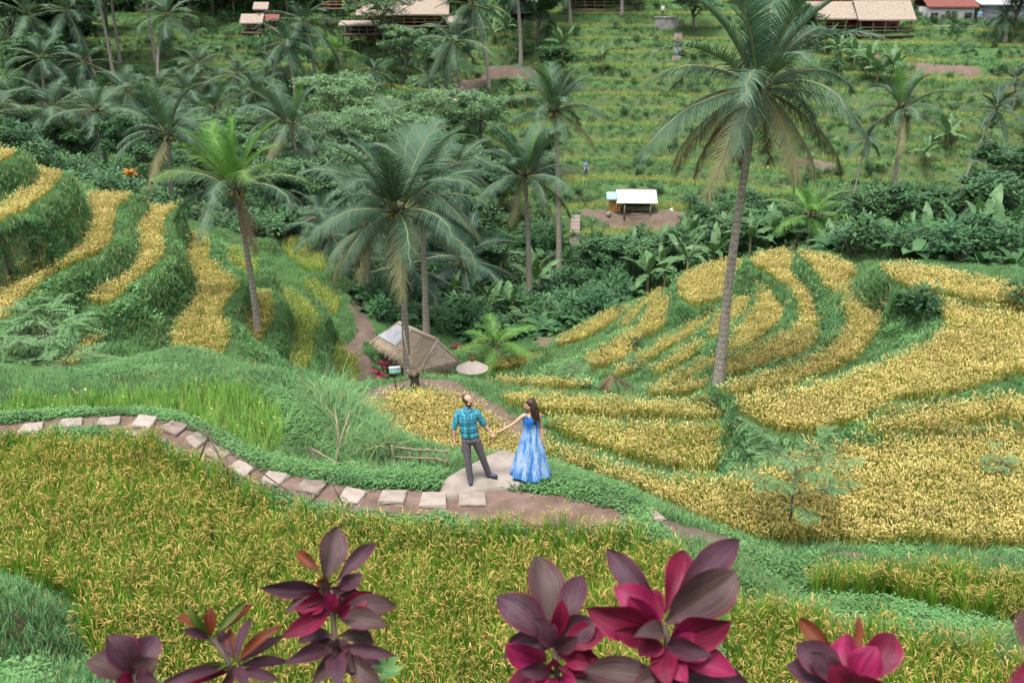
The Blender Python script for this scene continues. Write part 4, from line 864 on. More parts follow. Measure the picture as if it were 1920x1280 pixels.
# ------------------------------------------------------------------ stone path and the slab the couple stands on
plain('path_dirt', [(.25, (.075, .046, .034)), (.5, (.13, .084, .064)), (.75, (.20, .142, .114))], 2.2, .95, .6, .03, detail=8)
plain('slab_stone', [(.25, (.15, .115, .095)), (.5, (.25, .205, .17)), (.75, (.33, .28, .24))], 3.5, .9, .4, .01, rnd=.35, detail=8)
plain('rock', [(.25, (.14, .115, .095)), (.5, (.235, .20, .168)), (.75, (.31, .27, .235))], 2.6, .92, .5, .03, detail=9)
def sheet(name, polys, s, lift, mat):
    P = np.concatenate(polys); lo = P.min(0); hi = P.max(0); xs = np.arange(lo[0], hi[0] + s, s); ys = np.arange(lo[1], hi[1] + s, s); A, Bq = np.meshgrid(xs, ys)
    ins = np.zeros(A.size, dtype=bool)
    for q in polys: ins |= inpoly(A.ravel(), Bq.ravel(), q)
    zz = height(A.ravel(), Bq.ravel()) + lift + (vnoise(A.ravel(), Bq.ravel(), .35, 5) - .5) * .02
    I = np.arange(A.size).reshape(A.shape); q = np.stack([I[:-1, :-1].ravel(), I[:-1, 1:].ravel(), I[1:, 1:].ravel(), I[1:, :-1].ravel()], 1); q = q[ins[q].sum(1) >= 3]
    us = np.unique(q); mp = np.full(A.size, -1); mp[us] = np.arange(len(us))
    return obj(name, mkmesh(name, np.stack([A.ravel(), Bq.ravel(), zz], 1)[us], mp[q].tolist(), [mat]))
path = sheet('path', [pathpoly, patchpoly], .13, .012, 'path_dirt'); tag(path, 'brown earth footpath curving past the couple', kind='structure')
SLABS = [[(29,811),(45,793),(82,790),(77,806)],[(107,802),(116,785),(154,782),(152,798)],[(175,796),(188,781),(226,779),(222,794)],[(244,797),(261,777),(295,779),(282,800)],[(298,802),(320,787),(353,795),(329,813)],[(345,822),(372,808),(394,820),(367,840)],[(382,847),(399,831),(433,847),(408,865)],[(424,873),(449,859),(478,873),(458,891)],[(487,900),(503,881),(542,888),(521,910)],[(554,916),(570,896),(614,902),(594,925)],[(633,938),(649,910),(687,919),(672,942)],[(708,940),(717,917),(764,918),(756,942)],[(785,947),(792,921),(838,921),(836,948)],[(861,945),(862,920),(910,921),(912,946)],[(231,814),(236,805),(276,807),(274,816)],[(288,821),(295,813),(313,822),(308,830)],[(1198,955),(1229,954),(1250,972),(1222,974)]]
for k, q in enumerate(SLABS):
    z0 = .055 if k < 14 else .03 if k < 16 else -.25
    C = [Vector(at_z(u, v, z0)) for u, v in q]; bm = bmesh.new(); cen = sum(C, Vector()) / 4
    dz = [random.uniform(-.012, .012) for _ in C]
    top = [bm.verts.new(c - cen + Vector((0, 0, d))) for c, d in zip(C, dz)]; bot = [bm.verts.new(c - cen + Vector((0, 0, -.10))) for c in C]
    try:
        bm.faces.new(top); bm.faces.new(bot[::-1])
        for i in range(4): bm.faces.new((top[i], bot[i], bot[(i+1) % 4], top[(i+1) % 4]))
    except ValueError: pass
    bmesh.ops.recalc_face_normals(bm, faces=bm.faces)
    bmesh.ops.subdivide_edges(bm, edges=bm.edges[:], cuts=2, use_grid_fill=True)
    for v in bm.verts: v.co += Vector((random.uniform(-.012, .012), random.uniform(-.012, .012), random.uniform(-.006, .006)))
    bmesh.ops.bevel(bm, geom=[e for e in bm.edges if len(e.link_faces) == 2 and e.calc_face_angle(0) > .6], offset=.012, segments=2, affect='EDGES')
    m_ = bpy.data.meshes.new('paving_slab'); bm.to_mesh(m_); bm.free(); m_.materials.append(MATS['slab_stone'])
    obj('paving_slab', m_, path, cen)
def rock_slab(name, poly, ztop, mat, label, cat):
    P = smoothpoly(np.array(poly), 2); c = P.mean(0); V = []; F = []; n = len(P); rings = [(1.06, -.25), (1.03, -.02), (.98, .05), (.9, .075), (.7, .085), (.45, .09), (.2, .09)]
    for s_, dz in rings:
        for p in P:
            q = c + (p - c) * s_; V.append((q[0] - c[0], q[1] - c[1], ztop - .09 + dz + (vnoise([q[0]], [q[1]], .35, 9)[0] - .5) * .05 * (1 if dz > 0 else 2)))
    V.append((0, 0, ztop))
    for k in range(len(rings) - 1):
        for i in range(n): F.append((k*n+i, k*n+(i+1) % n, (k+1)*n+(i+1) % n, (k+1)*n+i))
    for i in range(n): F.append(((len(rings)-1)*n+i, (len(rings)-1)*n+(i+1) % n, len(V)-1))
    return tag(obj(name, mkmesh(name, V, F, [mat]), None, (c[0], c[1], 0)), label, cat)
rock_slab('rock_platform', [at_z(u, v, .1)[:2] for u, v in PLAT], .10, 'rock', 'pale flat rock platform under the standing couple', 'rock')
# ------------------------------------------------------------------ people
plain('skin', [(.3, (.42, .24, .16)), (.7, (.50, .30, .21))], 6, .5, .05)
plain('hair_dark', [(.35, (.018, .011, .008)), (.7, (.055, .03, .02))], 30, .55, .5, .01)
plain('denim_grey', [(.3, (.085, .075, .085)), (.7, (.135, .12, .135))], 18, .85, .3, .006)
plain('shoe', [(.3, (.025, .03, .05)), (.7, (.05, .055, .085))], 9, .6, .1)
plain('eye_dark', [(.3, (.01, .008, .006)), (.7, (.02, .015, .01))], 9, .2, 0)
plain('lips', [(.3, (.36, .13, .11)), (.7, (.42, .16, .14))], 9, .5, 0)
plain('watch', [(.3, (.4, .4, .4)), (.7, (.6, .6, .6))], 9, .3, 0)
def plaid():
    m, nt, b = new_mat('plaid'); tc = nt.nodes.new('ShaderNodeTexCoord'); sp = nt.nodes.new('ShaderNodeSeparateXYZ'); nt.links.new(tc.outputs['Object'], sp.inputs[0])
    def stripes(ax, fr, ph, lo):
        s = mathn(nt, 'SINE', mathn(nt, 'ADD', mathn(nt, 'MULTIPLY', ax, fr), ph)); return mathn(nt, 'MULTIPLY', mathn(nt, 'SUBTRACT', s, lo), 3.5, True)
    xx = mathn(nt, 'ADD', sp.outputs[0], mathn(nt, 'MULTIPLY', sp.outputs[1], .8))
    light = mathn(nt, 'MAXIMUM', stripes(xx, 95, 0, .55), stripes(sp.outputs[2], 95, 1, .55)); dark = mathn(nt, 'MULTIPLY', mathn(nt, 'MAXIMUM', stripes(xx, 47, 1.5, .6), stripes(sp.outputs[2], 47, 2.5, .6)), .75)
    c = mixc(nt, dark, (.008, .19, .28), (.004, .08, .15)); c = mixc(nt, mathn(nt, 'MULTIPLY', light, .55), c, (.15, .45, .54))
    nt.links.new(c, b.inputs['Base Color']); b.inputs['Roughness'].default_value = .85; bump(nt, b, noise(nt, 14, 4), .5, .02)
plaid()
def tiedye():
    m, nt, b = new_mat('tie_dye'); tc = nt.nodes.new('ShaderNodeTexCoord'); mp = nt.nodes.new('ShaderNodeMapping'); mp.inputs['Scale'].default_value = (9, 9, 1.1); nt.links.new(tc.outputs['Object'], mp.inputs[0])
    n = noise(nt, 1.6, 5, .65, vec=mp.outputs[0]); n2 = noise(nt, 34, 3, .6); sp = nt.nodes.new('ShaderNodeSeparateXYZ'); nt.links.new(tc.outputs['Object'], sp.inputs[0])
    hem = mathn(nt, 'MULTIPLY', mathn(nt, 'SUBTRACT', .22, sp.outputs[2]), 2.2, True); top = mathn(nt, 'MULTIPLY', mathn(nt, 'SUBTRACT', sp.outputs[2], 1.02), 5, True)
    f = mathn(nt, 'ADD', mathn(nt, 'ADD', mathn(nt, 'MULTIPLY', mathn(nt, 'SUBTRACT', n, .42), 3.2), mathn(nt, 'MULTIPLY', mathn(nt, 'SUBTRACT', n2, .5), 1.1)), mathn(nt, 'ADD', mathn(nt, 'MULTIPLY', hem, .8), mathn(nt, 'MULTIPLY', top, .9)), True)
    c = ramp(nt, f, [(0, (.32, .42, .60)), (.3, (.16, .30, .54)), (.6, (.03, .17, .45)), (1, (.005, .10, .35))])
    nt.links.new(c, b.inputs['Base Color']); b.inputs['Roughness'].default_value = .8
tiedye()
def cap(mb, p0, p1, r0, r1, n=10, sx=1.0, m=0):
    """closed capsule, tapered"""
    p0, p1 = Vector(p0), Vector(p1); d = (p1 - p0); L = d.length; d = d / L if L > 1e-6 else Vector((0, 0, 1)); K = 4; pts = []; rad = []
    for i in range(K + 1):
        a = math.pi / 2 * i / K; pts.append(p0 - d * r0 * math.cos(a)); rad.append(max(1e-4, r0 * math.sin(a)))
    for i in range(K + 1):
        a = math.pi / 2 * i / K; pts.append(p1 + d * r1 * math.sin(a)); rad.append(max(1e-4, r1 * math.cos(a)))
    mb.tube(pts, rad, n, m)
def ell(mb, c, r, rot=None, n=14, k=9, m=0):
    M = Matrix.Translation(c) @ (rot.to_4x4() if rot is not None else Matrix.Identity(4)); V = []
    for i in range(k + 1):
        f = math.pi * i / k
        for j in range(n): V.append(M @ Vector((r[0] * math.sin(f) * math.cos(6.2832*j/n), r[1] * math.sin(f) * math.sin(6.2832*j/n), r[2] * math.cos(f))))
    mb.add(V, [(i*n+j, (i+1)*n+j, (i+1)*n+(j+1) % n, i*n+(j+1) % n) for i in range(k) for j in range(n)], m)
def fuse(mb, name, mat, parent, vox=.009, smooth=2, loc=None):
    o = mb.build(name, mat, parent, loc); md = o.modifiers.new('fuse', 'REMESH'); md.mode = 'VOXEL'; md.voxel_size = vox; md.use_smooth_shade = True
    if smooth: s_ = o.modifiers.new('soften', 'SMOOTH'); s_.factor = .5; s_.iterations = smooth
    return o
def hand(mb, wrist, dirv, palmn, side, size=1.0, curl=.5):
    """palm, four fingers and a thumb; dirv along the hand, palmn out of the palm, side: +1/-1 where the thumb is"""
    d = Vector(dirv).normalized(); n = Vector(palmn); n = (n - d * n.dot(d)).normalized(); s = d.cross(n) * side; w = Vector(wrist)
    for i, (off, L) in enumerate(((.030, .072), (.010, .080), (-.010, .075), (-.029, .060))):
        cap(mb, w + s * off * .6 * size, w + (d * .085 + s * off) * size, .013 * size, .012 * size, 8)
        k0 = w + (d * .088 + s * off) * size; c1 = curl * (.8 + .15 * i); d1 = (d * math.cos(c1) + n * math.sin(c1)); d2 = (d * math.cos(2 * c1) + n * math.sin(2 * c1))
        k1 = k0 + d1 * L * .5 * size; k2 = k1 + d2 * L * .5 * size; cap(mb, k0, k1, .0095 * size, .0088 * size, 8); cap(mb, k1, k2, .0088 * size, .0075 * size, 8)
    t0 = w + (d * .025 + s * .030) * size; t1 = t0 + (d * .03 + s * .032 + n * .012) * size; t2 = t1 + (d * .034 + s * .008 + n * .014) * size
    cap(mb, t0, t1, .013 * size, .0105 * size, 8); cap(mb, t1, t2, .0105 * size, .0085 * size, 8)
def head(mb, c, yaw, pitch, s=1.0):
    """skull, jaw, nose, ears; returns the rotation"""
    Rm = (Matrix.Rotation(yaw, 3, 'Z') @ Matrix.Rotation(pitch, 3, 'X')); c = Vector(c); L = lambda x, y, z: c + Rm @ Vector((x, y, z)) * s
    ell(mb, L(0, .012, .030), (.075 * s, .095 * s, .088 * s), Rm); ell(mb, L(0, -.020, -.035), (.060 * s, .070 * s, .078 * s), Rm); ell(mb, L(0, -.052, -.088), (.030 * s, .026 * s, .022 * s), Rm)
    cap(mb, L(0, -.090, .012), L(0, -.108, -.026), .009 * s, .015 * s, 8); cap(mb, L(-.034, -.078, .022), L(.034, -.078, .022), .014 * s, .014 * s, 8)
    for k in (-1, 1):
        ell(mb, L(.074 * k, .012, -.01), (.012 * s, .022 * s, .032 * s), Rm, 8, 6); ell(mb, L(.038 * k, -.066, -.028), (.024 * s, .022 * s, .026 * s), Rm, 8, 6)
    return Rm, L
def man():
    p = at_z(884, 899, .12); t = empty('person', p, 0, 'man in teal plaid shirt and grey trousers holding the hand of the woman', 'person')
    sk = MB(); hc = Vector((-.045, .0, 1.635)); Rm, L = head(sk, hc, R(58), R(12), 1.0)
    cap(sk, (-.055, .01, 1.43), (-.047, .008, 1.56), .060, .056); 
    sh_r, el_r, wr_r = Vector((-.225, .0, 1.375)), Vector((-.30, -.02, 1.12)), Vector((-.31, -.05, .875)); sh_l, el_l, wr_l = Vector((.12, .02, 1.375)), Vector((.245, .05, 1.145)), Vector((.375, .03, .965))
    for a, b_, c_ in ((sh_r, el_r, wr_r), (sh_l, el_l, wr_l)):
        cap(sk, a, b_, .050, .042); cap(sk, b_, b_.lerp(c_, .35), .040, .042); cap(sk, b_.lerp(c_, .35), c_, .041, .027)
    ell(sk, (-.055, 0, 1.20), (.15, .09, .25)); ell(sk, (0, 0, .93), (.14, .10, .12))
    cap(sk, (-.09, 0, .88), (-.04, -.04, .12), .07, .04); cap(sk, (.09, 0, .88), (.30, .13, .12), .07, .04)
    hand(sk, wr_r, (-.02, -.12, -1), (.9, .2, 0), 1, 1.05, .45); hand(sk, wr_l, (.8, 0, -.62), (-.5, .2, -.8), -1, 1.05, .75)
    fuse(sk, 'body', 'skin', t, .008, 2)
    s_ = MB(); ell(s_, (-.055, .0, 1.26), (.18, .118, .215)); ell(s_, (-.035, 0, 1.08), (.175, .118, .22)); ell(s_, (-.02, 0, .95), (.175, .122, .10)); cap(s_, (-.205, .005, 1.385), (-.09, .01, 1.435), .060, .060); cap(s_, (.10, .02, 1.385), (-.02, .01, 1.435), .060, .060)
    cap(s_, (-.055, .012, 1.44), (-.052, .012, 1.475), .085, .075)
    for a, b_ in ((sh_r, el_r), (sh_l, el_l)): cap(s_, a + Vector((0, 0, .005)), a.lerp(b_, .9), .072, .062)
    cap(s_, sh_r.lerp(el_r, .86), el_r + (wr_r - el_r) * .02, .064, .060); cap(s_, sh_l.lerp(el_l, .86), el_l + (wr_l - el_l) * .02, .064, .060)
    shirt = fuse(s_, 'shirt', 'plaid', t, .012, 3)
    cb = MB(); cap(cb, (-.11, -.045, 1.47), (-.055, -.105, 1.405), .018, .014, 6); cap(cb, (.0, -.045, 1.47), (-.05, -.105, 1.405), .018, .014, 6); cap(cb, (-.11, -.045, 1.47), (-.055, .07, 1.50), .018, .018, 6); cap(cb, (0, -.045, 1.47), (-.055, .07, 1.50), .018, .018, 6); fuse(cb, 'collar', 'plaid', shirt, .008, 1)
    pl = MB(); pl.tube([(-.045, -.119, 1.40), (-.04, -.128, 1.25), (-.03, -.124, 1.08), (-.022, -.126, .92)], .011, 5); pl.build('button_placket', 'plaid', shirt)
    tr = MB(); ell(tr, (-.01, 0, .93), (.168, .112, .10)); ell(tr, (0, 0, .85), (.165, .118, .10))
    for hip, kn, an in (((-.085, 0, .84), (-.065, -.045, .47), (-.02, -.05, .07)), ((.085, .01, .84), (.205, .045, .47), (.315, .12, .08))):
        cap(tr, hip, kn, .098, .070); cap(tr, kn, an, .070, .060)
    cap(tr, (-.165, -.01, .70), (-.155, -.02, .62), .03, .03)
    fuse(tr, 'trousers', 'denim_grey', t, .012, 2)
    for (hx, hy, tx, ty) in ((-.02, -.03, -.01, -.20), (.30, .13, .46, .07)):
        sb = MB(); cap(sb, (hx, hy, .045), (tx, ty, .032), .046, .040); cap(sb, (hx, hy, .07), (hx * .7 + tx * .3, hy * .7 + ty * .3, .06), .045, .04); sb.box(((hx + tx) / 2, (hy + ty) / 2, .008), (.09, .01, .012)); fuse(sb, 'shoe', 'shoe', t, .009, 1)
    hr = MB()        # short dark hair around a bald crown
    for a in range(-7, 8):
        q = a / 7 * 2.0; ell(hr, L(.072 * math.sin(q), .022 + .085 * math.cos(q) * .95, .022 + .028 * math.cos(q)), (.022, .022, .042), Rm, 8, 6)
    ell(hr, L(0, .066, .062), (.055, .038, .045), Rm); fuse(hr, 'hair', 'hair_dark', t, .009, 2)
    bd = MB()
    for a in range(-6, 7):
        q = a / 6 * 1.45; ell(bd, L(.060 * math.sin(q), -.024 - .060 * math.cos(q), -.078 + .03 * abs(math.sin(q))), (.014, .014, .024), Rm, 8, 5)
    cap(bd, L(-.025, -.090, -.040), L(.025, -.090, -.040), .008, .008, 6); fuse(bd, 'beard', 'hair_dark', t, .007, 1)
    for k in (-1, 1): e = MB(); ell(e, L(.031 * k, -.088, .004), (.011, .007, .007), Rm, 8, 6); e.build('eye', 'eye_dark', t)
    for k in (-1, 1): e = MB(); cap(e, L(.016 * k, -.096, .026), L(.046 * k, -.088, .027), .005, .004, 6); e.build('eyebrow', 'hair_dark', t)
    lp = MB(); cap(lp, L(-.02, -.094, -.058), L(.02, -.094, -.058), .006, .006, 6); lp.build('mouth', 'lips', t)
    wt = MB(); dv = (wr_l - el_l).normalized(); wt.tube([wr_l - dv * .045, wr_l - dv * .02], .034, 10); wt.build('wristwatch', 'watch', t)
    t.scale = (.965,) * 3
    return t
man()
def woman():
    p = at_z(993, 893, .10); t = empty('person', p, 0, 'woman with long curly dark hair in a blue tie-dye maxi dress', 'person')
    sk = MB(); hc = Vector((.0, .02, 1.475)); Rm, L = head(sk, hc, R(-68), R(2), .93)
    cap(sk, (.02, .03, 1.30), (.01, .03, 1.41), .046, .043)
    sh_r, el_r, wr_r = Vector((-.125, .0, 1.275)), Vector((-.325, -.02, 1.10)), Vector((-.535, -.03, .985)); sh_l, el_l, wr_l = Vector((.175, .03, 1.275)), Vector((.215, .06, 1.0)), Vector((.215, .0, .775))
    cap(sk, sh_r, sh_l, .042, .042); ell(sk, (.03, .02, 1.20), (.135, .085, .13)); ell(sk, (.03, .02, 1.0), (.11, .08, .2)); ell(sk, (.02, .02, .8), (.14, .10, .14))
    cap(sk, (-.03, .02, .75), (-.04, 0, .1), .07, .04); cap(sk, (.09, .02, .75), (.08, 0, .1), .07, .04)
    for a, b_, c_ in ((sh_r, el_r, wr_r), (sh_l, el_l, wr_l)):
        cap(sk, a, b_, .040, .033); cap(sk, b_, b_.lerp(c_, .3), .032, .033); cap(sk, b_.lerp(c_, .3), c_, .033, .021)
    hand(sk, wr_r, (-.95, 0, -.25), (.0, -.3, -.9), 1, .9, .35); hand(sk, wr_l, (.02, -.15, -1), (-.9, .1, 0), -1, .9, .45)
    for k in (-1, 1): cap(sk, (.02 + .07 * k, 0, .035), (.02 + .085 * k, -.13, .028), .032, .026)
    fuse(sk, 'body', 'skin', t, .0075, 2)
    # dress: gathered bodice, long flared skirt with deep folds
    V = []; F = []; n = 72; prof = [(1.265, .115, .075), (1.235, .145, .098), (1.18, .158, .118), (1.10, .150, .112), (1.0, .145, .105), (.88, .175, .125), (.72, .215, .160), (.55, .255, .20), (.38, .29, .235), (.22, .325, .265), (.09, .355, .29), (.03, .375, .305)]
    for i, (z, a, b_) in enumerate(prof):
        am = .004 + .10 * max(0, (1.05 - z) / 1.05)**1.1
        for j in range(n):
            q = 6.2832 * j / n; f = 1 + am * (math.sin(9 * q + .6 * math.sin(3 * q)) + .45 * math.sin(17 * q + 1.3)); dz = .0 if i < len(prof) - 1 else .025 * math.sin(5 * q) + .02 * math.sin(9 * q)
            V.append((.02 + a * f * math.cos(q), .02 + b_ * f * math.sin(q), z + dz + (.03 * -math.sin(q) * 0 if i else .028 * math.cos(2 * q - 1.57) * 0)))
    F = [(i*n+j, (i+1)*n+j, (i+1)*n+(j+1) % n, i*n+(j+1) % n) for i in range(len(prof) - 1) for j in range(n)]
    dr = obj('dress', mkmesh('dress', V, F, ['tie_dye']), t); md = dr.modifiers.new('sub', 'SUBSURF'); md.levels = 1; md.render_levels = 1; md = dr.modifiers.new('thick', 'SOLIDIFY'); md.thickness = .006
    for k, x0 in ((-1, -.06), (1, .10)):
        sb = MB(); sb.tube([(x0, -.075, 1.25), (x0 + .005 * k, -.055, 1.30), (x0 + .01 * k, .0, 1.325), (x0, .07, 1.26)], .008, 6); sb.build('strap', 'tie_dye', dr)
    hr = MB(); r = random.Random(4)     # curls falling over the far shoulder and back
    for i in range(46):
        a = r.uniform(-2.15, 2.15); b0 = L(.080 * math.sin(a), .030 + .075 * math.cos(a), r.uniform(.0, .11)); pts = [b0]; wv = r.uniform(0, 6.28); out = (Rm @ Vector((math.sin(a), math.cos(a), 0))); Ln = r.uniform(.26, .44)
        for k in range(1, 9):
            u = k / 8; pts.append(b0 + Vector((out.x, out.y, 0)) * (.035 * u) + Vector((.022 * math.sin(wv + u * 13), .022 * math.cos(wv + u * 13), -Ln * u)) + Vector((.05, .01, 0)) * u)
        hr.tube(pts, [.020, .024, .024, .023, .022, .021, .018, .014, .005], 6)
    ell(hr, L(0, .022, .058), (.086, .098, .078), Rm); fuse(hr, 'hair', 'hair_dark', t, .010, 1)
    for k in (-1, 1): e = MB(); ell(e, L(.031 * k, -.088, .004), (.010, .007, .006), Rm, 8, 6); e.build('eye', 'eye_dark', t)
    for k in (-1, 1): e = MB(); cap(e, L(.016 * k, -.096, .026), L(.046 * k, -.088, .027), .0035, .003, 6); e.build('eyebrow', 'hair_dark', t)
    lp = MB(); cap(lp, L(-.02, -.092, -.056), L(.02, -.092, -.056), .006, .006, 6); lp.build('mouth', 'lips', t)
    t.scale = (.97,) * 3
    return t
woman()
# ------------------------------------------------------------------ purple ti plants in front
def timat(name, dark, mid, edge, rib):
    m, nt, b = new_mat(name); out = nt.nodes['Material Output']
    a = nt.nodes.new('ShaderNodeAttribute'); a.attribute_name = 'across'; al = nt.nodes.new('ShaderNodeAttribute'); al.attribute_name = 'along'; oi = nt.nodes.new('ShaderNodeObjectInfo')
    mp = nt.nodes.new('ShaderNodeCombineXYZ'); nt.links.new(mathn(nt, 'MULTIPLY', a.outputs['Fac'], 16.0), mp.inputs[0]); nt.links.new(mathn(nt, 'MULTIPLY', al.outputs['Fac'], 1.6), mp.inputs[1]); nt.links.new(mathn(nt, 'MULTIPLY', oi.outputs['Random'], 40.0), mp.inputs[2])
    n = noise(nt, 1.0, 4, .6, vec=mp.outputs[0]); n2 = noise(nt, 7, 4, .6)
    ab = mathn(nt, 'ABSOLUTE', a.outputs['Fac'])
    c = mixc(nt, mathn(nt, 'MULTIPLY', mathn(nt, 'SUBTRACT', mathn(nt, 'ADD', n, mathn(nt, 'MULTIPLY', n2, .3)), .5), 4.0, True), dark, mid)
    c = mixc(nt, mathn(nt, 'MULTIPLY', mathn(nt, 'SUBTRACT', ab, .84), 6.0, True), c, edge)
    c = mixc(nt, mathn(nt, 'MULTIPLY', mathn(nt, 'SUBTRACT', .05, ab), 30.0, True), c, rib)
    nt.links.new(c, b.inputs['Base Color']); b.inputs['Roughness'].default_value = .45; b.inputs['Specular IOR Level'].default_value = .28
    bump(nt, b, mathn(nt, 'ADD', n, mathn(nt, 'MULTIPLY', n2, .3)), .6, .006)
    t = nt.nodes.new('ShaderNodeBsdfTranslucent'); mx = nt.nodes.new('ShaderNodeMixShader'); mx.inputs[0].default_value = .22
    nt.links.new(c, t.inputs['Color']); nt.links.new(b.outputs[0], mx.inputs[1]); nt.links.new(t.outputs[0], mx.inputs[2]); nt.links.new(mx.outputs[0], out.inputs['Surface'])
timat('ti_purple', (.030, .010, .018), (.085, .035, .050), (.15, .012, .04), (.06, .02, .03))
timat('ti_olive', (.042, .024, .022), (.10, .055, .055), (.14, .015, .04), (.06, .045, .02))
timat('ti_magenta', (.055, .004, .015), (.20, .008, .04), (.27, .01, .05), (.05, .005, .012))
timat('ti_pink', (.12, .005, .03), (.30, .016, .08), (.30, .012, .06), (.08, .005, .02))
timat('ti_rust', (.06, .014, .006), (.17, .04, .012), (.11, .012, .012), (.05, .012, .008))
timat('ti_green', (.03, .065, .01), (.10, .16, .025), (.16, .04, .012), (.05, .03, .012))
plain('ti_stem', [(.3, (.035, .025, .018)), (.7, (.10, .07, .05))], 14, .85, .5, .01)
def ti_leaf(parent, Bp, Tp, W, mat, seed, bow=.12, twist=0.0, facing=1.0):
    """broad blade from base to tip: bowed, keeled along the midrib, with a waved margin"""
    r = random.Random(seed); o0 = parent.location; Bp = Vector(Bp) - o0; Tp = Vector(Tp) - o0; ax = (Tp - Bp); L = ax.length; d = ax / L
    view = (Vector(CAM) - (Bp + Tp) / 2 - o0).normalized(); s = d.cross(view).normalized(); n = s.cross(d).normalized()
    s = (s * math.cos(twist) + n * math.sin(twist)).normalized(); n = s.cross(d).normalized() * facing
    K = 14; H = 4; V = []; A = []; AL = []; ph = r.uniform(0, 6.28); wv = r.uniform(.04, .11)
    for i in range(K + 1):
        t = i / K; w = W * (.54 * (max(0.0, math.sin(math.pi * max(0, (t - .05) / .95)**1.05))**.85 if t > .05 else 0) + .045 * (1 - t)**.5)
        if i == K: w = W * .01
        c = Bp + d * (L * t) + n * (L * bow * math.sin(math.pi * t * .85)) + Vector((0, 0, -1)) * (L * .14 * t**3)
        for k in range(-H, H + 1):
            f = k / H; wav = wv * W * math.sin(9 * t + ph + (2 if k < 0 else 0)) * abs(f)**2
            V.append(c + s * (w * f) + n * (abs(f)**1.5 * w * .46 + wav)); A.append(f); AL.append(t)
    m_ = 2 * H + 1; F = [(i*m_+k, i*m_+k+1, (i+1)*m_+k+1, (i+1)*m_+k) for i in range(K) for k in range(m_ - 1)]
    me = mkmesh('leaf', V, F, [mat])
    for nm, arr in (('across', A), ('along', AL)): at_ = me.attributes.new(nm, 'FLOAT', 'POINT'); at_.data.foreach_set('value', np.array(arr, dtype=np.float32))
    return obj('leaf', me, parent)
def ti_plant(label, d, stem, leaves, seed, extra=0, xl=1.0):
    """stem: list of pixels from low to high; leaves: (base px, tip px, width px, material, depth of the tip towards the camera)"""
    P = [Vector(at_d(u, v, d)) for u, v in stem]; foot = P[0].copy(); foot.z = ground(foot.x, foot.y); t = empty('ti_plant', foot, 0, label, 'ti plant'); mb = MB()
    pts = [Vector((0, 0, -.1))] + [p - foot for p in P]; mb.tube(pts, [.016] + [.014 - .004 * i / len(P) for i in range(len(P))], 8); mb.build('stem', 'ti_stem', t)
    for i, lf in enumerate(leaves):
        (bu, bv), (tu, tv), w, mat = lf[:4]; dz = lf[4] if len(lf) > 4 else random.Random(seed * 50 + i).uniform(-.16, .16)
        ti_leaf(t, at_d(bu, bv, d - .01 * (i % 3)), at_d(tu, tv, d + dz), w * .92 * d / FPX, mat, seed * 100 + i, random.Random(i + seed).uniform(.03, .16), random.Random(i * 3 + seed).uniform(-.5, .5))
    rr = random.Random(seed * 13)
    for k in range(extra):          # lower whorls that hide the stem
        f = rr.uniform(.25, .98); q = f * (len(stem) - 1); a0 = int(min(q, len(stem) - 2)); (ua, va), (ub, vb) = stem[a0], stem[a0 + 1]; u0, v0 = ua + (ub - ua) * (q - a0), va + (vb - va) * (q - a0)
        an = rr.uniform(-.5, 3.64); L_ = rr.uniform(60, 105) * xl; ti_leaf(t, at_d(u0, v0, d), at_d(u0 + L_ * math.cos(an), v0 - L_ * .55 * math.sin(an) + 8, d + rr.uniform(-.22, .22)), rr.uniform(26, 40) * xl * d / FPX, rr.choice(['ti_purple', 'ti_olive', 'ti_purple', 'ti_magenta']), seed * 977 + k, rr.uniform(.05, .18), rr.uniform(-.6, .6))
    return t
pu, ol, ma, pi_, ru, gr = 'ti_purple', 'ti_olive', 'ti_magenta', 'ti_pink', 'ti_rust', 'ti_green'
ti_plant('small dull purple ti plant at the lower left', 4.9, [(258,1330),(252,1262)], [((252,1268),(160,1228),54,ol),((250,1262),(194,1178),52,pu),((254,1262),(287,1180),44,pu,.05),((252,1266),(296,1226),40,ol,-.1),((250,1262),(238,1190),40,pu,.12),((250,1275),(205,1285),30,ma,-.12),((256,1275),(300,1270),34,pu,-.15)], 1)
ti_plant('narrow-leaved ti plant with orange and green striped leaves', 5.0, [(420,1340),(432,1245),(398,1195)], [((397,1194),(353,1116),17,gr),((396,1194),(394,1128),20,ru,-.05),((398,1194),(462,1113),15,gr,.05),((400,1194),(470,1122),19,ru),((394,1196),(326,1150),16,ru),((394,1198),(340,1170),16,pu,-.1),
 ((440,1240),(431,1168),18,ru),((442,1238),(472,1150),18,pu,.08),((444,1240),(530,1158),17,ru),((446,1242),(532,1180),18,pu,-.05),((436,1238),(380,1184),18,gr),((434,1244),(342,1254),17,gr,-.1),((446,1248),(540,1230),20,pu,.1),((430,1250),(276,1280),20,pu),((446,1256),(524,1264),20,pu,-.1),((432,1258),(316,1278),20,ma,-.1),((438,1236),(408,1172),18,pu),((440,1250),(470,1290),20,pu,-.2),((436,1250),(390,1300),20,pu,-.2)], 2)
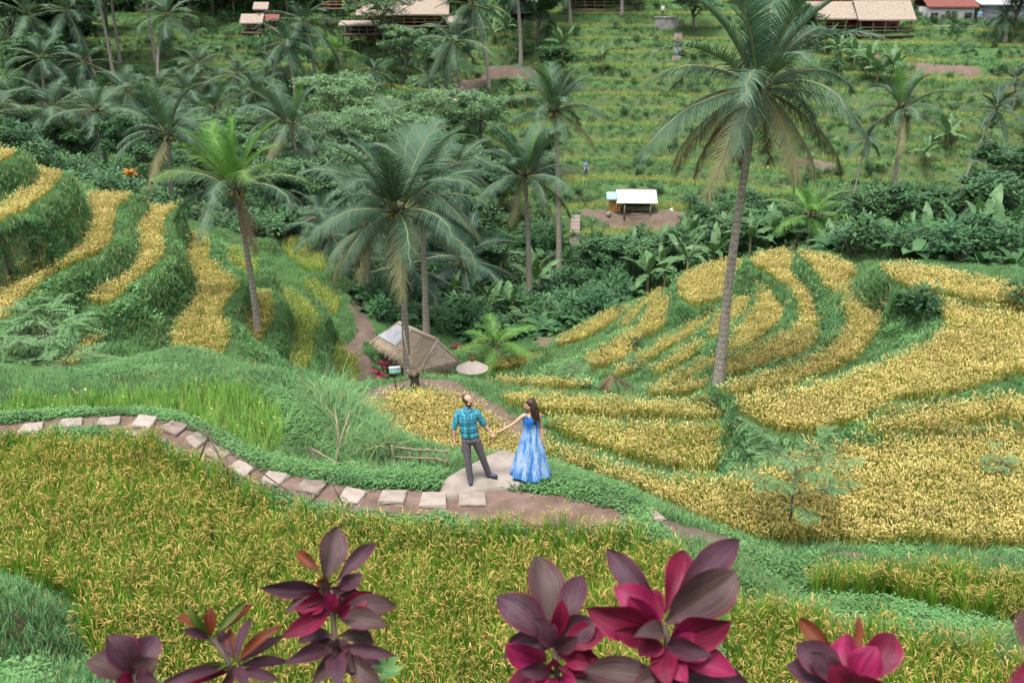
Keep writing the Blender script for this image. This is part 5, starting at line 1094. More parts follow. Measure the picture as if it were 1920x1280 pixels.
ti_plant('tall purple ti plant with long arching leaves, left of centre', 4.6, [(640,1345),(632,1240),(624,1150),(612,1090)], [((608,1092),(631,973),50,ol,.06),((600,1072),(556,1024),22,ru),((630,1090),(704,1004),27,pu,.05),((636,1104),(682,1068),28,pu,-.06),((610,1104),(485,1084),34,pu),((614,1098),(590,1085),24,ru,-.12),
 ((626,1148),(697,1098),32,ma),((630,1150),(742,1124),40,ol),((632,1156),(728,1162),38,ol,-.1),((620,1146),(556,1140),40,pu,-.05),((620,1150),(526,1182),34,ma),((624,1148),(612,1100),26,pi_,-.1),((626,1148),(660,1118),26,ma,-.15),((622,1150),(585,1112),26,ma,.1),
 ((634,1212),(746,1214),24,pu),((628,1212),(530,1230),26,pu),((630,1214),(606,1200),24,ol,-.15),((632,1218),(584,1270),34,ol,-.05),((638,1218),(668,1252),38,ol,-.1),((640,1225),(718,1274),36,ol),((628,1225),(640,1285),34,pu,-.2),((625,1190),(560,1196),30,pu),((634,1190),(700,1196),30,ol,.08)], 3, 12, .85)
ti_plant('broad-leaved purple ti plant at the bottom centre', 4.3, [(1048,1345),(1044,1260),(1040,1200)], [((1036,1198),(1006,1020),66,ol,.08),((1028,1200),(930,1102),62,pu,.0),((1050,1190),(1092,1066),46,pu,.08),((1040,1200),(1054,1108),30,ma,-.12),((1046,1200),(1118,1150),54,pu,-.05),((1048,1212),(1138,1176),46,ma),((1026,1240),(946,1190),54,pi_),((1040,1220),(1086,1180),34,pu,-.15),((1036,1215),(1000,1150),40,pu,-.1),
 ((1030,1262),(950,1288),46,ma),((1040,1262),(970,1246),30,pu,-.15),((1056,1262),(1100,1240),40,ma),((1050,1268),(1080,1300),40,pi_,-.1),((1040,1270),(1010,1310),40,pi_,-.1),((1060,1270),(1140,1276),42,ol)], 4, 8, .95)
ti_plant('largest crimson and purple ti plant right of the bottom centre', 4.1, [(1262,1350),(1256,1260),(1246,1170)], [((1240,1160),(1140,1008),46,pu,.05),((1246,1150),(1282,1018),54,ma,.12),((1258,1140),(1387,988),54,pu,.14),((1248,1166),(1382,1046),88,ol,-.04),((1240,1160),(1152,1086),52,pi_,-.02),((1232,1180),(1099,1118),64,ma),((1236,1176),(1180,1100),44,pi_,-.12),((1226,1188),(1198,1224),52,ma,-.1),((1240,1170),(1210,1096),46,ma,.06),
 ((1252,1206),(1374,1142),66,ma),((1254,1214),(1346,1200),60,pi_,-.05),((1256,1222),(1384,1250),48,pi_),((1244,1216),(1252,1282),48,ma,-.12),((1248,1214),(1290,1272),46,pi_,-.1),((1256,1200),(1304,1134),34,pu,.1),((1246,1270),(1096,1240),48,ol,.05),((1256,1276),(1408,1272),54,pu),((1250,1280),(1190,1320),50,pu,-.1),((1258,1285),(1320,1320),50,ol,-.1),((1234,1190),(1150,1166),46,ma,-.15)], 5, 10, 1.0)
ti_plant('hot pink ti plant at the lower right', 3.9, [(1602,1380),(1598,1288)], [((1570,1232),(1502,1146),28,ru,.05),((1590,1285),(1494,1192),56,pu,.02),((1586,1290),(1478,1232),46,pu,.08),((1594,1282),(1590,1176),48,pi_,.08),((1598,1270),(1608,1142),16,ru,.12),((1604,1282),(1678,1172),60,ma,.06),((1608,1286),(1688,1206),44,pu,.12),((1592,1286),(1518,1208),40,pu,-.08),((1602,1284),(1646,1200),54,pi_,-.06),((1594,1290),(1556,1226),50,ma,-.12),((1606,1295),(1660,1262),44,ma,-.15)], 6)
ti_plant('out of focus ti leaves close to the lens at the right edge', 1.25, [(2040,1420),(2010,1300)], [((2015,1310),(1955,1110),120,ol,.05),((2010,1340),(1915,1230),100,ma,0),((2030,1300),(2035,1130),120,pu,.05)], 7)
# small green seedling beside the tall one
sd_ = at_d(715, 1300, 4.7); sdo = empty('seedling', (sd_[0], sd_[1], ground(sd_[0], sd_[1])), 0, 'small pale green seedling beside the tall ti plant', 'plant'); sp_ = MB(); topz = Vector(at_d(718, 1258, 4.7)) - sdo.location; sp_.tube([(0, 0, 0), topz], .006, 5); sp_.build('stem', 'cover_leaf', sdo)
for k in range(7): lf = MB(); leafq(lf, topz, k * 2.4, .3, .11, .05); lf.build('leaf', 'cover_leaf', sdo)
# ------------------------------------------------------------------ thatched hut, parasol and small built things
plain('thatch', [(.25, (.30, .225, .16)), (.5, (.46, .365, .275)), (.75, (.58, .49, .39))], 7, .95, .7, .04, detail=8)
leafmat('thatch_straw', (.28, .21, .145), (.62, .51, .38), rough=.9, trans=.05)
plain('wood_dark', [(.3, (.05, .036, .026)), (.7, (.13, .09, .062))], 9, .85, .4)
plain('bamboo', [(.3, (.13, .10, .06)), (.7, (.27, .22, .14))], 9, .7, .3)
plain('stick', [(.3, (.045, .033, .026)), (.7, (.12, .088, .066))], 12, .9, .4)
plain('tin', [(.25, (.26, .26, .29)), (.6, (.38, .38, .41)), (.8, (.42, .38, .36))], 2.5, .5, .2)
plain('canopy_cloth', [(.3, (.54, .44, .36)), (.7, (.64, .54, .45))], 4, .85, .1)
plain('red_cap', [(.3, (.30, .045, .02)), (.7, (.42, .08, .03))], 9, .6, 0)
plain('green_board', [(.3, (.05, .16, .12)), (.7, (.10, .25, .18))], 9, .6, 0)
def hut():
    rid = Vector(at_d(785, 630, 44)); gz = ground(rid.x, rid.y); t = empty('thatched_hut', (rid.x, rid.y, gz), 0, 'small hut with straw thatched roof in the hollow', 'hut'); o0 = Vector((rid.x, rid.y, gz))
    zr, ze = rid.z, rid.z - .95; H = zr - gz; ev = ze - gz; th = .16
    A, Bq = Vector(at_z(748, 612, zr)) - o0, Vector(at_z(820, 645, zr)) - o0      # ridge
    fl, fr, br = Vector(at_z(699, 644, ze)) - o0, Vector(at_z(788, 700, ze)) - o0, Vector(at_z(860, 682, ze)) - o0; bl = fl + (br - fr) * 1.0
    rf = MB()
    def face(pts):
        up = Vector((0, 0, th)); n = len(pts); V = [Vector(p) for p in pts] + [Vector(p) + up for p in pts]
        rf.add(V, [tuple(range(n - 1, -1, -1)), tuple(range(n, 2 * n))] + [(i, (i + 1) % n, n + (i + 1) % n, n + i) for i in range(n)], 0)
    face([fl, fr, Bq, A]); face([A, Bq, br, bl]); face([fr, br, Bq])
    roof = rf.build('roof', 'thatch', t, smooth=False)
    st = MB(); r = random.Random(2)
    def straws(a, b, c, d, n, m=0):
        for _ in range(n):
            u, v = r.random(), r.random(); p = Vector(a).lerp(Vector(b), u); q = Vector(d).lerp(Vector(c), u); p0 = p.lerp(q, v * .95); dn = (q - p).normalized(); L = r.uniform(.25, .5); sd = (Vector(b) - Vector(a)).normalized() * r.uniform(.012, .03); up = Vector((0, 0, th + r.uniform(.01, .05)))
            e = p0 + dn * L + Vector((r.uniform(-.06, .06), r.uniform(-.06, .06), 0)); st.add([p0 + up, p0 + sd + up, e + sd * .6 + up * .8, e + up * .8], [(0, 1, 2, 3)], 0)
    straws(A, Bq, fr, fl, 1500); straws(A, Bq, br, bl, 900); straws(Bq, Bq, br, fr, 900)
    for a, b in ((fl, fr), (bl, br), (fr, br)):          # ragged hanging fringe
        for _ in range(260):
            p = Vector(a).lerp(Vector(b), r.random()) + Vector((0, 0, r.uniform(0, th))); st.add([p, p + Vector((.03, .0, 0)), p + Vector((r.uniform(-.08, .08), r.uniform(-.08, .08), -r.uniform(.12, .42)))], [(0, 1, 2)], 0)
    so = st.build('straw', 'thatch_straw', roof); so['kind'] = 'stuff'
    for k in range(3):           # tin sheets patched into the upper left of the roof
        u0, u1 = .01 + k * .13, k * .13 + .145; p = lambda u, v: Vector(A).lerp(Vector(Bq), u).lerp(Vector(fl).lerp(Vector(fr), u), v) + Vector((0, -.01, th + .07 + .006 * k))
        sb = MB(); N_ = 8
        for i in range(N_):
            a, b = u0 + (u1 - u0) * i / N_, u0 + (u1 - u0) * (i + 1) / N_; za, zb = Vector((0, 0, .015 * (i % 2))), Vector((0, 0, .015 * ((i + 1) % 2))); sb.add([p(a, .05) + za, p(b, .05) + zb, p(b, .8) + zb, p(a, .8) + za], [(0, 1, 2, 3)])
        sb.build('tin_sheet', 'tin', roof)
    rc = MB(); rc.tube([Vector(A) + Vector((0, 0, th)), Vector(Bq) + Vector((0, 0, th + .02))], .10, 8); rc.tube([Vector(Bq) + Vector((0, 0, th)), Vector(fr) + Vector((0, 0, th))], .055, 6); rc.tube([Vector(Bq) + Vector((0, 0, th)), Vector(br) + Vector((0, 0, th))], .055, 6); rc.build('ridge_roll', 'thatch', roof)
    bp = MB(); bp.tube([Vector(fl) + Vector((-.03, -.1, .05)), Vector(A) + Vector((-.03, 0, th + .05))], .04, 6); bp.build('verge_pole', 'bamboo', roof)
    cen = (fl + fr + br + bl) / 4; dn = Vector((0, 0, 1))
    C4 = [q.lerp(cen, .22) for q in (fl, fr, br, bl)]
    for q in C4: pm = MB(); pm.tube([(q.x, q.y, -.2), (q.x, q.y, ev + .2)], .07, 7); pm.build('post', 'wood_dark', t)
    for a_, b_ in zip(C4, C4[1:] + C4[:1]):
        wm = MB(); mid = (a_ + b_) / 2; wm.box((mid.x, mid.y, ev / 2), ((b_ - a_).length - .16, .06, ev + .1), math.atan2(b_.y - a_.y, b_.x - a_.x)); wm.build('wall', 'wood_dark', t)
    return t
hut()
def parasol(p_top, rad, rise, pole, label, mat, capmat, name='parasol', ribs=8):
    p_top = Vector(p_top); g = p_top.z - pole if pole else ground(p_top.x, p_top.y); t = empty(name, (p_top.x, p_top.y, g), .3, label, 'parasol'); H = p_top.z - g
    V = [(0, 0, H)]; F = []; n = ribs * 4; rings = [(.35, .28), (.7, .62), (1.0, 1.0)]
    for f, dz in rings:
        for j in range(n):
            q = 6.2832 * j / n; sc = 1 - .035 * (1 - abs(math.cos(q * ribs / 2))) * f; V.append((rad * f * sc * math.cos(q), rad * f * sc * math.sin(q), H - rise * dz - .02 * f * (1 - abs(math.cos(q * ribs / 2)))))
    for j in range(n): F.append((0, 1 + j, 1 + (j + 1) % n))
    for k in range(2):
        for j in range(n): F.append((1 + k*n+j, 1 + (k+1)*n+j, 1 + (k+1)*n+(j+1) % n, 1 + k*n+(j+1) % n))
    c = obj('canopy', mkmesh('canopy', V, F, [mat], smooth=False), t); md = c.modifiers.new('thick', 'SOLIDIFY'); md.thickness = .012
    pm = MB(); pm.tube([(0, 0, -.1), (0, 0, H - .02)], .025, 8); pm.build('pole', 'bamboo', t)
    km = MB(); cap(km, (0, 0, H - .01), (0, 0, H + .10), rad * .11, rad * .09, 10); km.build('finial', capmat, t)
    for j in range(ribs):
        q = 6.2832 * j / ribs; rb = MB(); rb.tube([(0, 0, H - .03), (rad * .97 * math.cos(q), rad * .97 * math.sin(q), H - rise - .01)], .01, 4); rb.build('rib', 'bamboo', t)
    return t
pt = at_d(885, 676, 42.5); parasol(pt, .70, .34, None, 'pale beige parasol with red tip beside the thatched hut', 'canopy_cloth', 'red_cap')
plain('blue_cloth', [(.3, (.02, .20, .50)), (.7, (.04, .28, .62))], 4, .7, 0); plain('cream_cloth', [(.3, (.50, .42, .25)), (.7, (.60, .52, .34))], 4, .7, 0)
pt = at_d(886, 181, 95); parasol(pt, .72, .28, 2.0, 'bright blue parasol on the far dirt slope', 'blue_cloth', 'blue_cloth')
pt = at_d(860, 181, 95.5); parasol(pt, .62, .25, 2.0, 'cream parasol next to the blue one', 'cream_cloth', 'cream_cloth')
# sign post with a small board and roof
p = hit(742, 731); t = empty('sign_post', p, .2, 'small sign post with green board at the far edge of the middle plot', 'sign')
m = MB(); m.tube([(0, 0, -.2), (0, 0, .62)], .02, 6); m.build('post', 'wood_dark', t); m = MB(); m.box((0, -.02, .62), (.36, .03, .14), M=Matrix.Rotation(-.7, 4, 'X')); m.build('board', 'green_board', t); m = MB(); m.box((0, .08, .72), (.36, .02, .10), M=Matrix.Rotation(-.9, 4, 'X')); m.build('sign_roof', 'tin', t)
# hollow stump with props
p = hit(777, 728); t = empty('palm_stump', p, 0, 'old palm stump with leaning sticks at the middle plot edge', 'stump')
m = MB(); rr_ = random.Random(5); m.tube([(0, 0, -.2), (.02, 0, .3), (0, 0, .62)], [.17, .13, .15], 9); m.build('stump', 'wood_dark', t)
for k in range(9):
    a = k * .7; sm = MB(); sm.tube([(.12 * math.cos(a), .12 * math.sin(a), .4), (.19 * math.cos(a), .19 * math.sin(a), .55 + .12 * rr_.random())], [.05, .03], 6); sm.build('frond_stub', 'bamboo' if k % 2 else 'wood_dark', t)
for (dx, dy, h_) in ((-.28, .1, 1.9), (.35, -.05, .9), (-.12, .0, 1.1)): sm = MB(); sm.tube([(0, 0, .1), (dx, dy, h_)], [.025, .015], 6); sm.build('stick', 'bamboo', t)
# collapsed shelter of poles and dry palm leaves
apx = Vector(at_d(1150, 703, 33.5)); gz = ground(apx.x, apx.y); t = empty('palm_leaf_shelter', (apx.x, apx.y, gz), 0, 'collapsed shelter of dry palm leaves and poles among the low golden strips', 'shelter'); hz_ = max(.75, apx.z - gz)
for (x0, y0) in ((-.3, -.3), (.32, -.25), (-.4, .3), (1.35, -.25), (-.75, -.2)): m = MB(); m.tube([(x0, y0, -.1), (x0 * -.05, 0, hz_ + .05)], [.03, .022], 6); m.build('pole', 'stick', t)
for k, (az, L) in enumerate(((2.9, .85), (3.3, .8), (.15, 1.2), (-.2, .8), (3.8, .7), (2.5, .7), (.5, .7), (-2.0, .6))): obj('dry_frond', FR['dead'][k % 2], t, (0, 0, hz_), (0, -.35, az), L * 1.15)
# bamboo rail fence on the bank left of the couple
def rail_fence(pts, rails, hpost, label, mat='bamboo', rad=.02, npost=None):
    G = [Vector(p) for p in pts]; t = empty('bamboo_fence', G[0], 0, label, 'fence'); o = G[0]
    for g in G: m = MB(); m.tube([g - o + Vector((0, 0, -.15)), g - o + Vector((random.uniform(-.03, .03), 0, hpost))], rad * .9, 6); m.build('post', mat, t)
    for h_ in rails: m = MB(); m.tube([g - o + Vector((0, -.03, h_ + random.uniform(-.02, .02))) for g in G], rad, 6); m.build('rail', mat, t)
    return t
a, b = Vector(at_d(738, 846, 20.4)), Vector(at_d(838, 872, 19.2)); F_ = []
for k in range(7): q = a.lerp(b, k / 6); q.z = max(ground(q.x, q.y), q.z - .35); F_.append(q)
rail_fence(F_, (.22, .42), .45, 'low bamboo rail fence on the bank left of the man')
F_ = [];
for u, v in ((860,668),(880,668),(905,666),(935,664),(965,660),(1000,652)): q = Vector(at_d(u, v, 47.5)); q.z = ground(q.x, q.y); F_.append(q)
rail_fence(F_, (.55,), .7, 'thin bamboo rail behind the parasol', rad=.035)
F_ = []
for u, v in ((985,520),(1005,512),(1025,503),(1045,492)): F_.append(hit(u, v))
rail_fence(F_, (.75,), .8, 'pale handrail along the jungle footpath', rad=.05)
# heap of cut bamboo beside the low strips
p = hit(1040, 612); p = Vector(at_d(1045, 608, 48)); p.z = ground(p.x, p.y); t = empty('bamboo_pile', p, .35, 'heap of cut bamboo poles left of the low golden strip', 'bamboo pile')
for k in range(11): m = MB(); m.tube([(-1.0 + random.uniform(-.2, .2), k * .09 - .5, .35 + .02 * k), (1.0 + random.uniform(-.3, .3), k * .10 - .5, .12 + .03 * (k % 3))], .028, 6); m.build('pole', 'bamboo', t)
# loose sticks near the path
def stick(name, pts, rad, label, z=None, mat='stick'):
    P = [Vector(at_z(u, v, zz)) for u, v, zz in pts]; t = P[0].copy(); m = MB(); m.tube([p - t for p in P], [rad * (1 - .4 * i / len(P)) for i in range(len(P))], 6)
    return tag(m.build(name, mat, None, t), label, 'stick')
stick('stick', [(345,790,.30),(440,850,.42),(541,921,.20)], .016, 'long dark stick slanting over the stone path')
stick('stick', [(372,868,.0),(395,802,.75)], .016, 'dark stick propped across the long one, leaning right')
stick('stick', [(432,896,.0),(380,796,.78)], .016, 'dark stick propped across the long one, leaning left')
stick('stick', [(584,940,.02),(624,902,.45)], .014, 'short dark prop by the path leaning right')
stick('stick', [(646,952,.0),(618,898,.48)], .014, 'short dark prop by the path leaning left')
stick('stick', [(950,961,.18),(1003,985,.04)], .016, 'dark stick lying slanted at the edge of the bare earth')
stick('stick', [(962,986,.1),(1046,983,.1)], .012, 'thin dark stick lying level at the rice edge')
stick('stick', [(256,850,.2),(287,849,.2)], .010, 'tiny dark twig over the near rice at left')
stick('bamboo_pole', [(628,876,-.3),(640,820,.1),(657,768,.55)], .022, 'pale bamboo pole standing in the tall grass, leaning right', mat='bamboo')
stick('bamboo_pole', [(634,862,-.3),(634,810,.2),(628,765,.6)], .020, 'grey bamboo pole standing in the tall grass, upright', mat='bamboo')
stick('bamboo_pole', [(579,838,.0),(601,872,-.1)], .028, 'short dark log lying in the grass by the poles', mat='stick')
stick('bamboo_pole', [(586,842,.0),(640,872,-.1)], .022, 'long pale log lying in the grass by the poles', mat='bamboo')
# ------------------------------------------------------------------ tall drooping grass on the bank, reeds, saplings and bushes
tg = np.array([at_z(u, v, -.6)[:2] for u, v in ((585,735),(620,722),(680,760),(735,840),(730,868),(690,862),(640,830),(600,790))])
lo, hi = tg.min(0), tg.max(0); x, y = jitter(lo[0], hi[0], lo[1], hi[1], .22); ok = inpoly(x, y, tg); x, y = x[ok], y[ok]
scatter('tall_grass', np.stack([x, y, height(x, y)], 1), ['grass_long'], None, (.85, 1.4), .25, 'tall drooping grass on the bank left of the middle plot', 'grass')
leafmat('sapling_leaf', (.07, .16, .06), (.19, .32, .14), rough=.5, trans=.3)
def pinnate(mb, p, az, el, L, n=9, lw=.035, drop=.8):
    """compound leaf: a rib with paired leaflets"""
    p = Vector(p); e = el; st_ = L / n; s = Vector((-math.sin(az), math.cos(az), 0)); pts = [p.copy()]
    for k in range(n):
        d = Vector((math.cos(az) * math.cos(e), math.sin(az) * math.cos(e), math.sin(e))); p = p + d * st_; pts.append(p.copy()); e -= drop / n; ll = L * .26 * math.sin(math.pi * (.2 + .7 * k / n))
        for sg in (-1, 1):
            q = p + s * sg * ll + d * ll * .35 - Vector((0, 0, ll * .25)); w = d * lw / 2
            mb.add([p - w * .3, p + (q - p) * .5 - w, q, p + (q - p) * .5 + w], [(0, 1, 2, 3)], 0)
def sapling(p, h, R0, nb, nl, label, seed, lean=(0, 0), L=.34, cat='sapling', name='sapling'):
    r = random.Random(seed); t = empty(name, p, 0, label, cat); tb = MB(); cb = MB(); top = Vector((lean[0], lean[1], h))
    tb.tube([(0, 0, -.1), top * .4 + Vector((r.uniform(-.04, .04), 0, 0)), top * .75], [.022 * h / 2.2 + .008, .016 * h / 2.2 + .004, .008], 7)
    for i in range(nb):
        u = .30 + .45 * i / nb; b0 = top * u; a = i * 2.399 + r.uniform(-.4, .4); q = R0 * r.uniform(.6, 1.0); tip = b0 + Vector((q * math.cos(a), q * math.sin(a), h * r.uniform(.12, .34))); mid = b0.lerp(tip, .5) + Vector((0, 0, .06)); tb.tube([b0, mid, tip], [.010, .007, .003], 5)
        for k in range(nl):
            f = r.uniform(.35, 1.0); c = b0.lerp(mid, f * 2) if f < .5 else mid.lerp(tip, f * 2 - 1); pinnate(cb, c, a + r.uniform(-1.6, 1.6), r.uniform(-.1, .7), L * r.uniform(.7, 1.2), 8, L * .10)
    tb.build('trunk', 'bark', t); cb.build('crown', 'sapling_leaf', t); return t
sapling(hit(1478, 1012), 2.45, 1.3, 17, 13, 'slender sapling with feathery leaves at the front edge of the right plot', 3, (.05, .1), .36)
p = Vector(at_d(60, 728, 31)); p.z = ground(p.x, p.y); sapling(p, 1.7, 1.7, 20, 12, 'spreading feathery tree leaning over the left terraces', 8, (.9, .3), .62, 'tree', 'feathery_tree')
p = Vector(at_d(140, 690, 33)); p.z = ground(p.x, p.y); sapling(p, 1.4, 1.4, 16, 11, 'second feathery tree right of the one leaning over the left terraces', 12, (.3, .2), .55, 'tree', 'feathery_tree')
p = hit(1868, 905); sapling(p, .75, .42, 12, 7, 'small pale green bush standing in the right golden plot', 15, (0, 0), .22, 'bush', 'small_bush')
p = Vector(at_d(1075, 690, 37)); p.z = ground(p.x, p.y); sapling(p, 1.2, .8, 10, 7, 'pale wispy bush on the low green strip', 18, (0, 0), .3, 'bush', 'small_bush')
def bush(u, v, s_, label, kind=0, d=None):
    p = hit(u, v) if d is None else Vector(at_d(u, v, d)); 
    if d: p.z = ground(p.x, p.y)
    t = empty('bush', p, random.uniform(0, 6), label, 'bush'); o = obj('foliage', PROTO['shrub' if kind == 0 else 'shrub_pale'][kind].data, t); t.scale = (s_,) * 3; return t
bush(1728, 612, .95, 'dark round bush at the bend of the upper right ridge'); bush(1700, 600, .7, 'smaller dark bush left of the round one on the ridge'); bush(1190, 700, .5, 'little grey bush above the collapsed shelter', 1); bush(1195, 662, .45, 'little dark bush on a narrow golden band'); bush(1910, 590, .8, 'dark bush at the right edge between the golden plots'); bush(1060, 725, .35, 'tiny dark plant left of the collapsed shelter'); bush(1090, 734, .3, 'tiny dark seedling beside the collapsed shelter')
for k, (u, v) in enumerate(((1560,628),(1570,600),(1575,575),(1548,655))):
    p = hit(u, v); t = empty('reed_clump', p, k, ['pale reed clump on the curling ridge, lowest but one','pale reed clump in the middle of the curling ridge','pale reed clump highest on the curling ridge','pale reed clump lowest on the curling ridge'][k], 'reeds'); obj('blades', PROTO['grass_long'][k].data, t, scale=(1.3, 1.3, 1.7))
leafmat('red_leaf', (.14, .01, .03), (.38, .04, .10), rough=.4, trans=.2); leafmat('orange_leaf', (.40, .12, .01), (.60, .22, .02), rough=.4, trans=.2)
for k, (u, v, d, s_, mt, lab) in enumerate(((712,694,39.5,.75,'red_leaf','pink-leaved plant at the left corner of the hut'),(716,676,41,.6,'red_leaf','smaller pink plant behind the hut corner'),(855,643,49,.6,'red_leaf','red-leaved plant behind the parasol, left'),(896,636,50,.7,'red_leaf','red-leaved plant behind the parasol, right'),(243,322,62,.9,'orange_leaf','orange-leaved plant behind the left terrace crest'),(1027,530,66,.6,'red_leaf','red plant beside the jungle footpath handrail'))):
    p = Vector(at_d(u, v, d)); g = ground(p.x, p.y); t = empty('coloured_plant', (p.x, p.y, g), k, lab, 'plant'); hh = max(.1, p.z - g - .3)
    m = MB(); m.tube([(0, 0, -.1), (0, 0, hh + .05)], .03, 6); m.build('stem', 'twig', t)
    me_ = broad(200 + k, 11, .55, .16).mesh('foliage', [mt]); obj('foliage', me_, t, (0, 0, hh), None, s_ * 1.2)
# ------------------------------------------------------------------ stairs
plain('step_stone', [(.3, (.17, .13, .11)), (.7, (.32, .26, .22))], 3, .9, .4, rnd=.3)
def stairs(u0, v0, u1, v1, n, w, label):
    a, b = hit(u0, v0), hit(u1, v1); t = empty('stone_stairs', a, 0, label, 'stairs'); sm = MB(); sm.box((0, 0, -.2), (w, .5, .5)); me_ = sm.mesh('step', ['step_stone'], False); yaw = math.atan2(b.y - a.y, b.x - a.x) - math.pi / 2
    for k in range(n):
        q = a.lerp(b, k / (n - 1)); obj('step', me_, t, (q.x - a.x, q.y - a.y, a.z + (b.z - a.z) * k / (n - 1) - a.z + .1), (0, 0, yaw))
    return t
stairs(1077, 464, 1079, 408, 16, .75, 'narrow stone stairs climbing to the white-roofed hut'); stairs(1268, 108, 1274, 40, 18, .9, 'stone stairs at the top of the far rice steps')
stairs(842, 186, 862, 168, 8, 1.0, 'dark steps on the dirt slope by the blue parasol')
# ------------------------------------------------------------------ buildings on the far slope
plain('roof_straw', [(.25, (.17, .13, .10)), (.5, (.26, .21, .165)), (.75, (.36, .30, .245))], 6, .95, .6, .05, detail=8)
plain('roof_tile', [(.3, (.11, .035, .028)), (.7, (.19, .065, .05))], 8, .8, .4, .03)
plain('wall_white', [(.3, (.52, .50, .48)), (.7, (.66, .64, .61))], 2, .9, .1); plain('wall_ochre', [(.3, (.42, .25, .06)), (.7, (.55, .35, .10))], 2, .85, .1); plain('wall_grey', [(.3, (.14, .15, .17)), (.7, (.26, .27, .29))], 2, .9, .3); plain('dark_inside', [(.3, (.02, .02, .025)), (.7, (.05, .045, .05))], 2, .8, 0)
plain('red_paint', [(.3, (.25, .02, .02)), (.7, (.35, .04, .04))], 3, .6, 0); plain('blue_paint', [(.3, (.10, .22, .36)), (.7, (.18, .32, .48))], 3, .6, 0); plain('roof_white', [(.3, (.34, .35, .37)), (.65, (.44, .44, .46)), (.8, (.36, .27, .21))], 1.6, .5, .1); plain('roof_blue', [(.3, (.22, .38, .42)), (.7, (.34, .50, .54))], 2, .5, 0); plain('concrete', [(.3, (.16, .155, .15)), (.7, (.30, .29, .27))], 2, .9, .3); plain('orange_cloth', [(.3, (.60, .12, .03)), (.7, (.70, .2, .05))], 3, .8, 0)
leafmat('glass_dark', (.015, .018, .02), (.03, .035, .04), rough=.1, trans=0.0)
def gable(mb, x0, x1, y0, y1, ze, zr, over=.3, th=.14):
    """two-slope roof with thickness, ridge along x"""
    ym = (y0 + y1) / 2; x0 -= over; x1 += over; y0 -= over; y1 += over
    for a, b in (((y0, ze), (ym, zr)), ((y1, ze), (ym, zr))):
        V = [(x0, a[0], a[1]), (x1, a[0], a[1]), (x1, b[0], b[1]), (x0, b[0], b[1])]; V += [(p[0], p[1], p[2] + th) for p in V]
        mb.add(V, [(3, 2, 1, 0), (4, 5, 6, 7), (0, 1, 5, 4), (1, 2, 6, 5), (2, 3, 7, 6), (3, 0, 4, 7)])
def building(u0, u1, v_eave, v_floor, y_, depth, rise, label, name='cafe', roof='roof_straw', posts=4, wall='dark_inside', rail='bamboo', floor=True, wins=0, door=None, solid=False, cat='building', stilts=True, roofparts=1, back='wall_ochre'):
    """a building seen face-on: columns u0..u1, eave row and floor row give its size at depth y_"""
    def pt(u, v): d = ray(u, v); return Vector(CAM + d * (y_ / d[1]))
    um = (u0 + u1) / 2; A = pt(um, v_floor); E = pt(um, v_eave); W = pt(u1, v_floor).x - pt(u0, v_floor).x; H = E.z - A.z; t = empty(name, A, 0, label, cat)
    for k in range(roofparts):
        a = -W / 2 + W * k / roofparts; b = -W / 2 + W * (k + 1) / roofparts; rm = MB(); gable(rm, a + (.02 if k else 0), b - (.02 if k < roofparts - 1 else 0), 0, depth, H - .06 * k, H + rise + .12 * k, .28 if roofparts == 1 else .05); rm.build('roof', roof, t, smooth=False)
    g = ground(A.x, A.y); gb = ground(A.x, A.y + depth)
    if floor: m = MB(); m.box((0, depth / 2 - .25, -.12), (W + .3, depth + .5, .22)); m.build('deck', 'wood_dark' if not solid else 'concrete', t)
    if solid:
        m = MB(); m.box((0, depth / 2, H / 2 + .02), (W - .1, depth - .1, H)); m.build('wall', wall, t)
        for k in range(wins):
            x = -W / 2 + W * (k + .5) / wins + (W * .12 if k == 0 else -W * .12) * (1 if wins == 2 else 0) * -1; f = MB(); f.box((x, 0, H * .55), (W * .15, .12, H * .34)); wo_ = f.build('window', 'wood_dark', t); f = MB(); f.box((x, -.04, H * .55), (W * .12, .08, H * .28)); f.build('pane', 'glass_dark', wo_)
        for x in (door or []): f = MB(); f.box((x * W, .0, H * .42), (W * .09, .12, H * .8)); f.build('door', 'wood_dark', t)
    else:
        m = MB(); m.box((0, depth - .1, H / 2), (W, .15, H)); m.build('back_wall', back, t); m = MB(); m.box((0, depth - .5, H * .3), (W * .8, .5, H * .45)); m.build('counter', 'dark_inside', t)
        for k in range(posts): m = MB(); x = -W / 2 + .1 + (W - .2) * k / (posts - 1); m.tube([(x, .08, -.1), (x, .08, H + .1)], .07, 6); m.build('post', 'bamboo', t)
        for k in range(2): m = MB(); m.tube([(-W / 2, .02, .38 + .34 * k), (W / 2, .02, .38 + .34 * k)], .035, 5); m.build('rail', rail, t)
        for k in range(max(2, int(W / 1.6))): m = MB(); x = -W / 2 + .8 + 1.6 * k; m.box((x, depth * .45, .42), (.8, .6, .06)); m.tube([(x, depth * .45, 0), (x, depth * .45, .4)], .05, 5); m.build('table', 'wood_dark', t)
    if stilts and g < A.z - .3:
        for k in range(max(3, posts)): m = MB(); x = -W / 2 + .15 + (W - .3) * k / (max(3, posts) - 1); m.tube([(x, .2, -.2), (x, .2, min(-.3, g - A.z - .4))], .08, 6); m.build('stilt', 'wood_dark' if not solid else 'concrete', t)
    return t
building(1514, 1608, 37, 63, 108, 4.2, 1.55, 'long straw-roofed cafe on stilts at the upper right, left half', posts=5, back='wall_ochre')
building(1610, 1708, 39, 65, 107.4, 4.2, 1.75, 'long straw-roofed cafe on stilts at the upper right, right half', posts=5, back='red_paint')
building(1500, 1712, 2, 30, 118, 5, 1.6, 'dark open building behind the upper right straw roofs', posts=10, back='dark_inside', roof='roof_tile')
